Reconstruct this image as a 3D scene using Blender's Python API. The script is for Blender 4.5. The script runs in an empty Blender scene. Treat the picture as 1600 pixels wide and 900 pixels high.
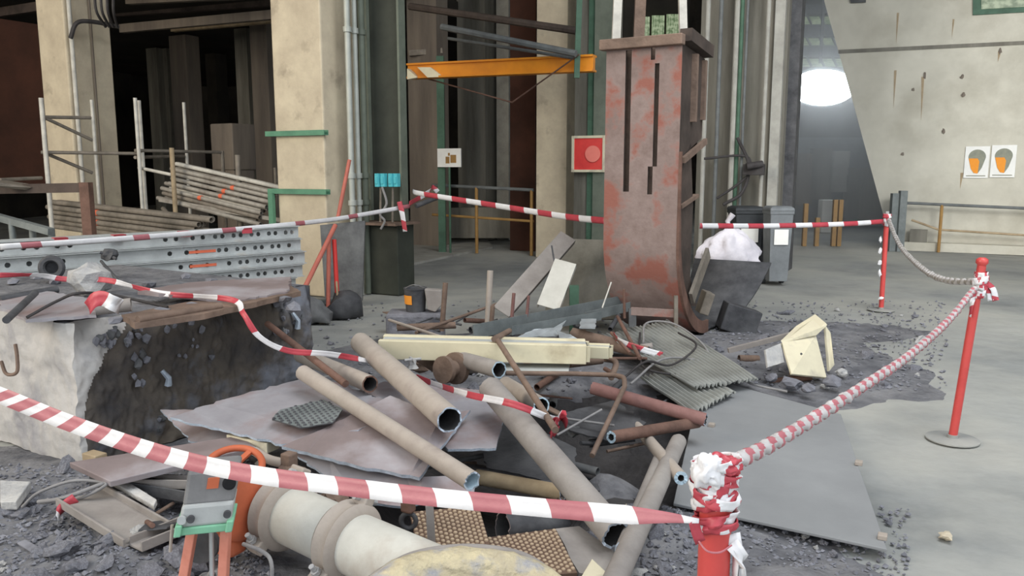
import bpy, bmesh, math, random
from mathutils import Vector as V, Matrix, noise

sc = bpy.context.scene
COL = sc.collection
random.seed(7)
R = math.radians

# ---------------------------------------------------------------- camera, sky, lights, exposure
FPX = 1250.0
CAMH = 1.53
PITCH = math.atan(186 / FPX)
cd = bpy.data.cameras.new('camera')
cd.sensor_width = 36.0
cd.lens = 36.0 * FPX / 1600.0
cd.clip_start = 0.05
cd.clip_end = 300
cam = bpy.data.objects.new('camera', cd)
cam.location = (0, 0, CAMH)
cam.rotation_euler = (math.pi / 2 - PITCH, 0, 0)
COL.objects.link(cam)
sc.camera = cam

sc.view_settings.view_transform = 'Standard'
sc.view_settings.look = 'None'
sc.view_settings.gamma = 1.0
sc.view_settings.use_curve_mapping = False
sc.view_settings.exposure = 0.0

w = bpy.data.worlds.new('sky')
sc.world = w
w.use_nodes = True
bg = w.node_tree.nodes['Background']
bg.inputs[0].default_value = (0.86, 0.93, 1.0, 1)
bg.inputs[1].default_value = 1.5

def area(name, loc, target, size, sy, energy, color, spread=180):
    l = bpy.data.lights.new(name, 'AREA')
    l.shape = 'RECTANGLE'; l.size = size; l.size_y = sy; l.energy = energy; l.color = color; l.spread = R(spread)
    o = bpy.data.objects.new(name, l)
    o.location = loc
    o.rotation_euler = (V(target) - V(loc)).to_track_quat('-Z', 'Y').to_euler()
    COL.objects.link(o)
    return o
# added unseen lamp at left to brighten the left column faces
area('column_fill', (-11, .5, 5.5), (-1.5, 10, 2.6), 6, 5, 850, (1.0, 0.88, 0.70))
area('wall_fill', (6, -3, 6.5), (8.5, 13, 1.8), 6, 4, 215, (0.97, 0.98, 0.96), 60)  # added unseen narrow lamp, brightening the right wall but not the columns
# added unseen lamp overhead, brightening the floor without the column sides
area('floor_fill', (3.4, 3.4, 8.6), (2.6, 4.2, 0), 5, 5, 560, (0.97, 0.99, 1.0))

# ---------------------------------------------------------------- pixel helpers (1600 x 900 frame)
CP, SP = math.cos(PITCH), math.sin(PITCH)
def ray(px, py):
    a = (px - 800) / FPX; b = (450 - py) / FPX
    return V((a, CP + b * SP, -SP + b * CP))
def PY(px, py, Y):
    d = ray(px, py); return V((0, 0, CAMH)) + d * (Y / d.y)
def PZ(px, py, z):
    d = ray(px, py); return V((0, 0, CAMH)) + d * ((z - CAMH) / d.z)
def floorY(px, py): return PZ(px, py, 0)
GA = R(28)
GW = V((math.cos(GA), -math.sin(GA), 0))     # building grid: across
GD = V((math.sin(GA), math.cos(GA), 0))      # building grid: into the hall
UZ = V((0, 0, 1))

# ---------------------------------------------------------------- materials
MATS = {}
def mat(name, c1, c2=None, scale=3.0, rough=0.85, metal=0.0, bump=0.25, bscale=None, c3=None, s3=1.2, t3=0.55, streak=False, spec=0.3, w3=0.08):
    m = bpy.data.materials.new(name); m.use_nodes = True
    nt = m.node_tree; N = nt.nodes; L = nt.links
    b = N['Principled BSDF']
    b.inputs['Roughness'].default_value = rough
    b.inputs['Metallic'].default_value = metal
    b.inputs['Specular IOR Level'].default_value = spec
    tc = N.new('ShaderNodeTexCoord')
    src = tc.outputs['Object']
    if streak:
        mp = N.new('ShaderNodeMapping'); mp.inputs['Scale'].default_value = (1, 1, 0.12)
        L.new(src, mp.inputs[0]); src = mp.outputs[0]
    c2 = c2 or tuple(x * 0.7 for x in c1)
    n1 = N.new('ShaderNodeTexNoise'); n1.inputs['Scale'].default_value = scale
    n1.inputs['Detail'].default_value = 8; n1.inputs['Roughness'].default_value = 0.65
    L.new(src, n1.inputs['Vector'])
    r1 = N.new('ShaderNodeValToRGB')
    r1.color_ramp.elements[0].position = 0.33; r1.color_ramp.elements[0].color = (*c2, 1)
    r1.color_ramp.elements[1].position = 0.66; r1.color_ramp.elements[1].color = (*c1, 1)
    L.new(n1.outputs['Fac'], r1.inputs[0])
    out = r1.outputs[0]
    if c3:
        n2 = N.new('ShaderNodeTexNoise'); n2.inputs['Scale'].default_value = s3
        n2.inputs['Detail'].default_value = 6; n2.inputs['Roughness'].default_value = 0.6
        L.new(src, n2.inputs['Vector'])
        r2 = N.new('ShaderNodeValToRGB')
        r2.color_ramp.elements[0].position = t3 - w3; r2.color_ramp.elements[0].color = (0, 0, 0, 1)
        r2.color_ramp.elements[1].position = t3 + w3; r2.color_ramp.elements[1].color = (1, 1, 1, 1)
        L.new(n2.outputs['Fac'], r2.inputs[0])
        mx = N.new('ShaderNodeMixRGB'); L.new(r2.outputs[0], mx.inputs[0])
        L.new(out, mx.inputs[1]); mx.inputs[2].default_value = (*c3, 1)
        out = mx.outputs[0]
    L.new(out, b.inputs['Base Color'])
    if bump:
        n3 = N.new('ShaderNodeTexNoise'); n3.inputs['Scale'].default_value = bscale or scale * 6
        n3.inputs['Detail'].default_value = 6
        L.new(tc.outputs['Object'], n3.inputs['Vector'])
        bp = N.new('ShaderNodeBump'); bp.inputs['Strength'].default_value = bump
        bp.inputs['Distance'].default_value = 0.02
        L.new(n3.outputs['Fac'], bp.inputs['Height']); L.new(bp.outputs[0], b.inputs['Normal'])
    MATS[name] = m
    return m

M = MATS
mat('floor_dust', (0.35, 0.355, 0.34), (0.20, 0.208, 0.205), 0.9, 0.95, bump=0.6, bscale=7, c3=(0.44, 0.43, 0.385), s3=0.5, t3=0.56, w3=0.14)
mat('ash_soil', (0.20, 0.20, 0.212), (0.085, 0.085, 0.095), 5, 0.95, bump=1.0, bscale=22, c3=(0.25, 0.245, 0.25), s3=3, t3=0.58, w3=0.12)
mat('pit_shade', (0.075, 0.07, 0.07), (0.035, 0.033, 0.035), 5, 0.9, bump=1.0, bscale=22)  # darkened ash colour that paints shade into the pit
mat('stone', (0.27, 0.27, 0.30), (0.12, 0.12, 0.135), 6, 0.9, bump=0.5, bscale=30)
mat('stone_pale', (0.55, 0.53, 0.50), (0.30, 0.30, 0.31), 6, 0.9, bump=0.5)
mat('stone_tan', (0.62, 0.54, 0.40), (0.42, 0.36, 0.28), 6, 0.9, bump=0.5)
mat('concrete_cream', (0.66, 0.57, 0.42), (0.50, 0.42, 0.31), 2.5, 0.9, bump=0.2, c3=(0.33, 0.27, 0.20), s3=2.2, t3=0.68)
mat('concrete_wall', (0.63, 0.60, 0.51), (0.50, 0.475, 0.40), 1.3, 0.9, bump=0.15, c3=(0.36, 0.33, 0.26), s3=0.8, t3=0.64, w3=0.16)
mat('concrete_grey', (0.24, 0.225, 0.19), (0.10, 0.093, 0.075), 2.2, 0.9, bump=0.25, streak=True)
mat('concrete_pale', (0.42, 0.41, 0.37), (0.26, 0.25, 0.225), 2.2, 0.9, bump=0.25)
mat('concrete_brown', (0.23, 0.19, 0.15), (0.12, 0.10, 0.085), 2.0, 0.95, bump=0.3, streak=True)
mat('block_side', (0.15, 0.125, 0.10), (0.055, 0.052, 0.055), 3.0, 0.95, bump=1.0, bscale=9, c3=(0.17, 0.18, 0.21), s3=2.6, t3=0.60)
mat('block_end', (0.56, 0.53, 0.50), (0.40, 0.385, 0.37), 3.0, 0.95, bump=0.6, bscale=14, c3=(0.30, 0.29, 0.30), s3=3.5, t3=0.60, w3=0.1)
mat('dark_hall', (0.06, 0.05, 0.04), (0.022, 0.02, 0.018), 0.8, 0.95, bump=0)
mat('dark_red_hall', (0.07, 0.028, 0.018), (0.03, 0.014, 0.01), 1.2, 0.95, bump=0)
mat('tape_red', (0.55, 0.07, 0.09), (0.44, 0.05, 0.07), 8, 0.45, bump=0.1, spec=0.5)
mat('tape_faded', (0.50, 0.17, 0.19), (0.42, 0.13, 0.15), 8, 0.45, bump=0.1, spec=0.5)
mat('tape_white', (0.84, 0.82, 0.82), (0.72, 0.70, 0.71), 8, 0.45, bump=0.1, spec=0.5)
mat('tape_dusty', (0.58, 0.55, 0.54), (0.46, 0.43, 0.42), 8, 0.5, bump=0.1)
mat('red_paint', (0.66, 0.085, 0.075), (0.54, 0.06, 0.055), 4, 0.35, bump=0.05, spec=0.5)
mat('shell_steel', (0.34, 0.26, 0.235), (0.23, 0.165, 0.145), 6, 0.8, metal=0.1, bump=0.15, c3=(0.31, 0.125, 0.095), s3=3.0, t3=0.555, w3=0.05)
mat('shell_dark', (0.10, 0.075, 0.062), (0.045, 0.035, 0.03), 3, 0.85, bump=0.15)
mat('rust', (0.22, 0.125, 0.095), (0.11, 0.065, 0.05), 5, 0.85, metal=0.1, bump=0.3)
mat('rust_red', (0.27, 0.145, 0.13), (0.18, 0.09, 0.08), 5, 0.8, metal=0.1, bump=0.2)
mat('rust_brown', (0.24, 0.165, 0.125), (0.13, 0.09, 0.07), 5, 0.85, bump=0.3)
mat('dusty_pipe', (0.45, 0.39, 0.335), (0.34, 0.29, 0.25), 4, 0.8, bump=0.1, bscale=60, c3=(0.30, 0.25, 0.22), s3=4, t3=0.62)
mat('dusty_grey_pipe', (0.34, 0.31, 0.285), (0.23, 0.205, 0.19), 4, 0.8, bump=0.1, bscale=60)
mat('pale_pipe', (0.62, 0.60, 0.54), (0.47, 0.45, 0.40), 3, 0.7, bump=0.2, c3=(0.40, 0.33, 0.27), s3=2.2, t3=0.64)
mat('pipe_lining', (0.55, 0.68, 0.76), (0.35, 0.45, 0.52), 8, 0.7, bump=0.2)
mat('pipe_bore', (0.07, 0.065, 0.065), (0.03, 0.03, 0.03), 8, 0.9, bump=0.2)
mat('plate_dusty', (0.42, 0.405, 0.43), (0.30, 0.285, 0.305), 2.5, 0.65, metal=0.25, bump=0.1, c3=(0.28, 0.20, 0.19), s3=2.2, t3=0.57, w3=0.1)
mat('plate_brown', (0.31, 0.25, 0.245), (0.22, 0.175, 0.17), 2.5, 0.65, metal=0.2, bump=0.1, c3=(0.42, 0.39, 0.41), s3=2.2, t3=0.57, w3=0.1)
mat('plate_grey', (0.31, 0.315, 0.32), (0.245, 0.25, 0.255), 1.3, 0.75, metal=0.15, bump=0.1)
mat('cut_edge', (0.62, 0.70, 0.80), (0.38, 0.43, 0.50), 20, 0.5, metal=0.3, bump=0.3)
mat('galvanised', (0.60, 0.62, 0.61), (0.44, 0.455, 0.45), 4, 0.55, metal=0.3, bump=0.1, c3=(0.38, 0.29, 0.20), s3=2.0, t3=0.66)
mat('galv_dark', (0.20, 0.205, 0.205), (0.09, 0.09, 0.095), 4, 0.7, metal=0.2, bump=0.1)
mat('hole_dark', (0.02, 0.02, 0.022), None, 4, 0.95, bump=0)
mat('orange_mark', (0.85, 0.20, 0.10), (0.7, 0.15, 0.08), 8, 0.6, bump=0)
mat('tube_steel', (0.46, 0.43, 0.38), (0.25, 0.22, 0.19), 5, 0.6, metal=0.25, bump=0.1)
mat('tube_dull', (0.30, 0.26, 0.215), (0.16, 0.14, 0.115), 5, 0.7, metal=0.2, bump=0.1)
mat('post_pale', (0.66, 0.63, 0.56), (0.42, 0.40, 0.36), 6, 0.6, bump=0.1)
mat('wood_pole', (0.44, 0.34, 0.22), (0.28, 0.21, 0.13), 6, 0.85, bump=0.1)
mat('green_paint', (0.075, 0.15, 0.10), (0.045, 0.09, 0.06), 4, 0.6, bump=0.1)
mat('green_bright', (0.13, 0.30, 0.19), (0.08, 0.20, 0.13), 4, 0.6, bump=0.1)
mat('column_green', (0.17, 0.19, 0.15), (0.10, 0.115, 0.09), 2.0, 0.6, bump=0.1)
mat('column_web', (0.055, 0.06, 0.047), (0.032, 0.035, 0.028), 2.0, 0.7, bump=0.1)
mat('conduit', (0.50, 0.51, 0.47), (0.34, 0.36, 0.32), 2.0, 0.5, metal=0.2, bump=0.05)
mat('teal_box', (0.10, 0.52, 0.58), (0.07, 0.40, 0.46), 8, 0.5, bump=0)
mat('beam_orange', (0.80, 0.29, 0.02), (0.62, 0.21, 0.02), 2, 0.6, bump=0.05)
mat('cream_paint', (0.76, 0.69, 0.49), (0.64, 0.57, 0.40), 3, 0.6, bump=0.05, c3=(0.45, 0.37, 0.24), s3=3, t3=0.68)
mat('cream_dusty', (0.72, 0.66, 0.48), (0.60, 0.54, 0.40), 3, 0.7, bump=0.1, c3=(0.38, 0.34, 0.28), s3=3.5, t3=0.62)
mat('orange_valve', (0.66, 0.17, 0.08), (0.44, 0.11, 0.05), 3, 0.6, bump=0.1, c3=(0.30, 0.10, 0.06), s3=3, t3=0.62)
mat('salmon_leg', (0.80, 0.33, 0.24), (0.64, 0.22, 0.15), 6, 0.6, bump=0.1)
mat('grey_cast', (0.25, 0.245, 0.245), (0.17, 0.165, 0.165), 5, 0.6, bump=0.1)
mat('grey_cast_pale', (0.46, 0.47, 0.46), (0.38, 0.39, 0.385), 5, 0.6, bump=0.1)
mat('mint_paint', (0.24, 0.52, 0.34), (0.17, 0.38, 0.25), 6, 0.55, bump=0.05)
mat('steel_dark', (0.115, 0.115, 0.12), (0.05, 0.05, 0.055), 5, 0.7, metal=0.2, bump=0.2)
mat('angle_grey', (0.23, 0.25, 0.245), (0.13, 0.145, 0.145), 4, 0.65, metal=0.2, bump=0.1)
mat('aluminium', (0.60, 0.65, 0.68), (0.40, 0.43, 0.45), 8, 0.4, metal=0.5, bump=0.1)
mat('corrugated', (0.33, 0.335, 0.31), (0.22, 0.22, 0.205), 3, 0.7, metal=0.15, bump=0.1)
mat('chequer', (0.15, 0.095, 0.065), (0.10, 0.06, 0.045), 4, 0.8, bump=0.1)
mat('chequer_stud', (0.46, 0.35, 0.24), (0.36, 0.26, 0.18), 4, 0.7, bump=0.1)
mat('insulation', (0.62, 0.53, 0.34), (0.42, 0.36, 0.26), 12, 0.95, bump=1.0, bscale=30, c3=(0.33, 0.33, 0.36), s3=9, t3=0.56)
mat('cable_black', (0.06, 0.055, 0.055), (0.035, 0.03, 0.03), 8, 0.7, bump=0)
mat('cable_grey', (0.30, 0.29, 0.285), (0.20, 0.19, 0.19), 8, 0.7, bump=0)
mat('bag_white', (0.78, 0.74, 0.78), (0.58, 0.55, 0.60), 5, 0.5, bump=0.3, spec=0.5)
mat('bin_dark', (0.05, 0.055, 0.06), (0.03, 0.032, 0.035), 5, 0.6, bump=0.05)
mat('bin_grey', (0.20, 0.215, 0.225), (0.14, 0.15, 0.16), 5, 0.6, bump=0.05)
mat('paper', (0.85, 0.84, 0.80), (0.76, 0.75, 0.72), 5, 0.8, bump=0)
mat('sign_grey', (0.30, 0.30, 0.23), (0.22, 0.23, 0.19), 12, 0.8, bump=0)
mat('sign_orange', (0.86, 0.33, 0.04), (0.76, 0.27, 0.03), 5, 0.7, bump=0)
mat('cabinet_red', (0.75, 0.06, 0.05), (0.62, 0.04, 0.04), 5, 0.4, bump=0, spec=0.5)
mat('cabinet_pink', (0.85, 0.25, 0.2), (0.8, 0.2, 0.16), 5, 0.4, bump=0)
mat('red_faded', (0.55, 0.17, 0.12), (0.42, 0.12, 0.09), 5, 0.6, bump=0.05)
mat('rail_yellow', (0.38, 0.22, 0.07), (0.25, 0.14, 0.05), 5, 0.6, bump=0)
mat('rail_grey', (0.16, 0.17, 0.17), (0.10, 0.105, 0.105), 5, 0.6, bump=0)
mat('window_green', (0.2, 0.3, 0.2), (0.1, 0.18, 0.1), 5, 0.6, bump=0)

def emis(name, c, s, c2=None, scale=3):
    m = bpy.data.materials.new(name); m.use_nodes = True
    N = m.node_tree.nodes; L = m.node_tree.links
    b = N['Principled BSDF']
    b.inputs['Base Color'].default_value = (0.1, 0.1, 0.1, 1)
    b.inputs['Emission Strength'].default_value = s
    if c2:
        n = N.new('ShaderNodeTexNoise'); n.inputs['Scale'].default_value = scale
        r = N.new('ShaderNodeValToRGB'); r.color_ramp.elements[0].color = (*c2, 1); r.color_ramp.elements[1].color = (*c, 1)
        r.color_ramp.elements[0].position = 0.4; r.color_ramp.elements[1].position = 0.6
        L.new(n.outputs['Fac'], r.inputs[0]); L.new(r.outputs[0], b.inputs['Emission Color'])
    else:
        b.inputs['Emission Color'].default_value = (*c, 1)
    MATS[name] = m
emis('lamp_glow', (0.85, 0.94, 1.0), 22)
emis('lit_pane', (0.30, 0.36, 0.22), 1.0, (0.08, 0.13, 0.05), 6)

# ---------------------------------------------------------------- mesh builder
def frame_from(d, up=UZ):
    d = V(d).normalized(); up = V(up)
    if abs(d.dot(up.normalized())) > 0.995: up = V((0, 1, 0)) if abs(d.y) < .9 else V((1, 0, 0))
    x = up.cross(d).normalized()
    z = d.cross(x).normalized()
    return x, z, d      # side, top, along

class MB:
    def __init__(s): s.v = []; s.f = []; s.m = []
    def add(s, vs, fs, mi=0):
        b = len(s.v); s.v += [V(p) for p in vs]
        for f in fs: s.f.append([b + i for i in f]); s.m.append(mi)
        return s
    def box(s, c, size, X=V((1, 0, 0)), Y=V((0, 1, 0)), Z=UZ, mi=0):
        c = V(c); hx, hy, hz = [k / 2 for k in size]
        vs = [c + X * (i * hx) + Y * (j * hy) + Z * (k * hz) for i in (-1, 1) for j in (-1, 1) for k in (-1, 1)]
        return s.add(vs, [(0, 1, 3, 2), (4, 6, 7, 5), (0, 4, 5, 1), (2, 3, 7, 6), (0, 2, 6, 4), (1, 5, 7, 3)], mi)
    def bar(s, p0, p1, wd, h, up=UZ, mi=0):
        p0 = V(p0); p1 = V(p1); x, z, d = frame_from(p1 - p0, up)
        return s.box((p0 + p1) / 2, (wd, h, (p1 - p0).length), x, z, d, mi)
    def profile(s, poly, p0, p1, up=UZ, mi=0):
        p0 = V(p0); p1 = V(p1); x, z, d = frame_from(p1 - p0, up); n = len(poly)
        vs = [p + x * a + z * b for p in (p0, p1) for a, b in poly]
        fs = [(i, (i + 1) % n, n + (i + 1) % n, n + i) for i in range(n)]
        fs += [tuple(range(n))[::-1], tuple(range(n, 2 * n))]
        return s.add(vs, fs, mi)
    def prism(s, pts, off, mi=0):
        n = len(pts); off = V(off)
        vs = [V(p) for p in pts] + [V(p) + off for p in pts]
        fs = [(i, (i + 1) % n, n + (i + 1) % n, n + i) for i in range(n)]
        fs += [tuple(range(n))[::-1], tuple(range(n, 2 * n))]
        return s.add(vs, fs, mi)
    def pipe(s, p0, p1, r, ri=None, n=24, mi=0, mib=None, mie=None, wob=0.0):
        p0 = V(p0); p1 = V(p1); x, z, d = frame_from(p1 - p0)
        ri = ri if ri is not None else r * 0.84
        mib = mi if mib is None else mib; mie = mi if mie is None else mie
        L = (p1 - p0).length
        rings = []
        for p, rr in ((p0, r), (p0.lerp(p1, .33), r), (p0.lerp(p1, .66), r), (p1, r), (p1, ri), (p1 - d * min(L * .45, r * 6), ri), (p0 + d * min(L * .45, r * 6), ri), (p0, ri)):
            rings.append([p + (x * math.cos(2 * math.pi * k / n) + z * math.sin(2 * math.pi * k / n)) * rr + d * (wob * noise.noise(V((k * .9, r * 50, p.x * 9))) if wob and (p == p0 or p == p1) else 0) for k in range(n)])
        vs = [q for r_ in rings for q in r_]
        b = len(s.v); s.v += vs
        for i in range(len(rings)):
            if i == 5:
                for ii, ord_ in ((5, 1), (6, -1)):
                    f = [b + ii * n + k for k in range(n)][::ord_]; s.f.append(f); s.m.append(mib)
                continue
            j = (i + 1) % len(rings)
            mm = mi if i < 3 else (mie if i in (3, 7) else mib)
            for k in range(n):
                s.f.append([b + i * n + k, b + i * n + (k + 1) % n, b + j * n + (k + 1) % n, b + j * n + k]); s.m.append(mm)
        return s
    def rod(s, p0, p1, r, n=12, mi=0, r1=None):
        return s.sweep([p0, p1], r, n, mi, r1=r1)
    def sweep(s, pts, r, n=10, mi=0, r1=None, closed=False):
        pts = [V(p) for p in pts]; m = len(pts)
        b = len(s.v); x = None
        for i, p in enumerate(pts):
            if closed: d = (pts[(i + 1) % m] - pts[i - 1]).normalized()
            elif i == 0: d = (pts[1] - p).normalized()
            elif i == m - 1: d = (p - pts[-2]).normalized()
            else: d = ((pts[i + 1] - p).normalized() + (p - pts[i - 1]).normalized()).normalized()
            if x is None: x = frame_from(d)[0]
            x = (x - d * x.dot(d)).normalized(); z = d.cross(x)
            rr = r if r1 is None else r + (r1 - r) * i / (m - 1)
            s.v += [p + (x * math.cos(2 * math.pi * k / n) + z * math.sin(2 * math.pi * k / n)) * rr for k in range(n)]
        for i in range(m if closed else m - 1):
            j = (i + 1) % m
            for k in range(n):
                s.f.append([b + i * n + k, b + i * n + (k + 1) % n, b + j * n + (k + 1) % n, b + j * n + k]); s.m.append(mi)
        if not closed:
            s.f.append([b + k for k in range(n)][::-1]); s.m.append(mi)
            s.f.append([b + (m - 1) * n + k for k in range(n)]); s.m.append(mi)
        return s
    def lathe(s, prof, c, axis=UZ, n=24, mi=0):
        c = V(c); x, z, d = frame_from(axis); b = len(s.v); m = len(prof)
        for rr, h in prof:
            s.v += [c + d * h + (x * math.cos(2 * math.pi * k / n) + z * math.sin(2 * math.pi * k / n)) * rr for k in range(n)]
        for i in range(m - 1):
            for k in range(n):
                s.f.append([b + i * n + k, b + i * n + (k + 1) % n, b + (i + 1) * n + (k + 1) % n, b + (i + 1) * n + k]); s.m.append(mi)
        s.f.append([b + k for k in range(n)][::-1]); s.m.append(mi)
        s.f.append([b + (m - 1) * n + k for k in range(n)]); s.m.append(mi)
        return s
    def slab(s, pts, t, mi=0, mie=None, down=True):
        """polygon sheet of thickness t hanging below its corner points"""
        pts = [V(p) for p in pts]; n = len(pts)
        nr = V((0, 0, 0))
        for i in range(n):
            a = pts[i]; c = pts[(i + 1) % n]; nr += a.cross(c)
        nr.normalize()
        if nr.z < 0: nr = -nr
        lo = [p - nr * t for p in pts]
        b = len(s.v); s.v += pts + lo
        s.f.append([b + i for i in range(n)]); s.m.append(mi)
        s.f.append([b + n + i for i in range(n)][::-1]); s.m.append(mi)
        for i in range(n):
            j = (i + 1) % n
            s.f.append([b + i, b + n + i, b + n + j, b + j]); s.m.append(mi if mie is None else mie)
        return s
    def rock(s, c, size, seed, mi=0, sub=1, rough=.35):
        bm = bmesh.new(); bmesh.ops.create_icosphere(bm, subdivisions=sub, radius=1)
        rnd = random.Random(seed)
        off = V((rnd.random() * 40, rnd.random() * 40, seed))
        b = len(s.v); c = V(c)
        for v in bm.verts:
            k = 1 + rough * 2 * noise.noise(v.co * 1.3 + off)
            s.v.append(V((v.co.x * size[0] * k, v.co.y * size[1] * k, v.co.z * size[2] * k)) + c)
        for f in bm.faces: s.f.append([b + v.index for v in f.verts]); s.m.append(mi)
        bm.free(); return s
    def holed(s, o, U, W, lu, lw, cells, r, n=12, mi=0):
        """plate in plane (U,W) with a round hole in the middle of every cell (u0,u1)"""
        for (u0, u1, hw) in cells:
            if hw is None:
                s.add([o + U * u0, o + U * u1, o + U * u1 + W * lw, o + U * u0 + W * lw], [(0, 1, 2, 3)], mi); continue
            cu, cw = (u0 + u1) / 2, hw
            ring = []; sq = []
            for k in range(n):
                a = 2 * math.pi * (k + .5) / n; ca, sa = math.cos(a), math.sin(a)
                ring.append(o + U * (cu + ca * r) + W * (cw + sa * r))
                tx = ((u1 - u0) / 2) / abs(ca) if abs(ca) > 1e-6 else 9e9
                ty = ((lw - cw) if sa > 0 else cw) / abs(sa) if abs(sa) > 1e-6 else 9e9
                t = min(tx, ty); sq.append(o + U * (cu + ca * t) + W * (cw + sa * t))
            s.add(ring + sq, [(k, n + k, n + (k + 1) % n, (k + 1) % n) for k in range(n)], mi)
            # corner triangles
            for (uu, ww) in ((u0, 0), (u1, 0), (u1, lw), (u0, lw)):
                best = sorted(range(n), key=lambda k: (sq[k] - (o + U * uu + W * ww)).length)[:2]
                s.add([o + U * uu + W * ww, sq[best[0]], sq[best[1]]], [(0, 1, 2)], mi)
        return s
    def build(s, name, mats, parent=None, smooth=None, bevel=0, solid=0, base=None):
        if not isinstance(mats, (list, tuple)): mats = [mats]
        xs = [p.x for p in s.v]; ys = [p.y for p in s.v]; zs = [p.z for p in s.v]
        c = V(base) if base is not None else V(((min(xs) + max(xs)) / 2, (min(ys) + max(ys)) / 2, min(zs)))
        me = bpy.data.meshes.new(name)
        me.from_pydata([p - c for p in s.v], [], s.f)
        for k in mats: me.materials.append(MATS[k])
        me.polygons.foreach_set('material_index', s.m)
        bm = bmesh.new(); bm.from_mesh(me)
        bmesh.ops.recalc_face_normals(bm, faces=bm.faces); bm.to_mesh(me); bm.free()
        if smooth:
            me.polygons.foreach_set('use_smooth', [True] * len(me.polygons))
            me.set_sharp_from_angle(angle=R(smooth))
        o = bpy.data.objects.new(name, me)
        COL.objects.link(o)
        o.location = c
        if parent is not None:
            o.parent = parent
            q = parent
            while q is not None: o.location = o.location - q.location; q = q.parent
        if bevel:
            b = o.modifiers.new('bevel', 'BEVEL'); b.width = bevel; b.segments = 2; b.limit_method = 'ANGLE'; b.angle_limit = R(40)
        if solid:
            b = o.modifiers.new('thickness', 'SOLIDIFY'); b.thickness = solid; b.offset = 0
        return o

def tag(o, label, cat, group=None, kind=None):
    if label: o['label'] = label
    if cat: o['category'] = cat
    if group: o['group'] = group
    if kind: o['kind'] = kind
    return o
def struct(o, label=None):
    o['kind'] = 'structure'
    if label: o['label'] = label
    return o
def empty(name, loc, label, cat, group=None):
    o = bpy.data.objects.new(name, None); COL.objects.link(o); o.location = V(loc)
    o.empty_display_size = .1
    return tag(o, label, cat, group)
def copy_tree(o, parent=None):
    c = o.copy(); COL.objects.link(c); c.parent = parent
    for ch in list(o.children): copy_tree(ch, c)
    return c
def spline(pts, k=8):
    pts = [V(p) for p in pts]; out = []
    P = [pts[0] * 2 - pts[1]] + pts + [pts[-1] * 2 - pts[-2]]
    for i in range(1, len(P) - 2):
        a, b, c, d = P[i - 1:i + 3]
        for j in range(k):
            t = j / k
            out.append(.5 * ((2 * b) + (c - a) * t + (2 * a - 5 * b + 4 * c - d) * t * t + (3 * b - a - 3 * c + d) * t ** 3))
    out.append(pts[-1]); return out
def resample(pts, step):
    L = [0]
    for a, b in zip(pts, pts[1:]): L.append(L[-1] + (b - a).length)
    n = max(2, int(L[-1] / step)); out = []; j = 0
    for i in range(n + 1):
        t = L[-1] * i / n
        while j < len(L) - 2 and L[j + 1] < t: j += 1
        out.append(pts[j].lerp(pts[j + 1], (t - L[j]) / max(1e-9, L[j + 1] - L[j])))
    return out
def ribbon(name, pts, width, stripe, label, cat, slant=.5, slfn=None, pfn=None, wfn=None, tw0=0, tw1=0, twn=0.0, wid1=None, group=None, parent=None, red='tape_red', steps=6, phase=0, redshare=.5):
    """striped plastic barrier tape: a strip whose slanted stripes are faces of two materials"""
    step = stripe / steps
    c = resample(spline(pts, 16), step); n = len(c); mb = MB()
    cols = 3; ph_ = 0.0; phs = []
    for i, p in enumerate(c):
        d = (c[min(i + 1, n - 1)] - c[max(i - 1, 0)]).normalized()
        f = i / (n - 1)
        if slfn: slant = slfn(f)
        phs.append(ph_); ph_ += pfn(f) if pfn else 1.0
        a = tw0 + (tw1 - tw0) * f + twn * noise.noise(V((i * step * 3, len(pts), 2.2)))
        x, z, _ = frame_from(d)
        wv = (z * math.cos(a) + x * math.sin(a))
        ww = width + ((wid1 - width) * f if wid1 is not None else 0)
        if wfn: ww *= wfn(f)
        for j in range(cols + 1):
            t = j / cols - .5
            mb.v.append(p + wv * (t * ww) + d * (t * slant * ww if 0 < i < n - 1 else 0) + x * (.12 * ww * math.cos(t * 3.0)))
    for i in range(n - 1):
        m_ = 0 if ((phs[i] + phase) % (2 * steps)) < 2 * steps * redshare else 1
        for j in range(cols):
            a = i * (cols + 1) + j
            mb.f.append([a, a + 1, a + cols + 2, a + cols + 1]); mb.m.append(m_)
    o = mb.build(name, [red, 'tape_white'], parent, smooth=60, solid=.0008)
    if parent is None: tag(o, label, cat, group)
    return o
def rope_tape(name, pts, r, period, label, cat, flat=.7, red='tape_faded', parent=None):
    """tape twisted to a cord: a squashed tube with spiral stripes"""
    step = period / 12
    c = resample(spline(pts, 16), step); n = len(c); mb = MB(); S = 12
    for i, p in enumerate(c):
        d = (c[min(i + 1, n - 1)] - c[max(i - 1, 0)]).normalized(); x, z, _ = frame_from(d)
        rr = r * (1 + .25 * math.sin(i * .9) * noise.noise(V((i * .3, 0, 1))) * 2)
        ro = i * .26
        for k in range(S):
            a = 2 * math.pi * k / S
            q = 1 if abs(math.sin(a - ro)) > .5 else flat
            mb.v.append(p + (x * math.cos(a) + z * math.sin(a)) * rr * q)
    for i in range(n - 1):
        for k in range(S):
            mb.f.append([i * S + k, i * S + (k + 1) % S, (i + 1) * S + (k + 1) % S, (i + 1) * S + k])
            mb.m.append(0 if ((i / 12 + k / S) % 1.0) < .36 else 1)
    o = mb.build(name, [red, 'tape_dusty'], parent, smooth=70)
    if parent is None: tag(o, label, cat)
    return o

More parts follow.
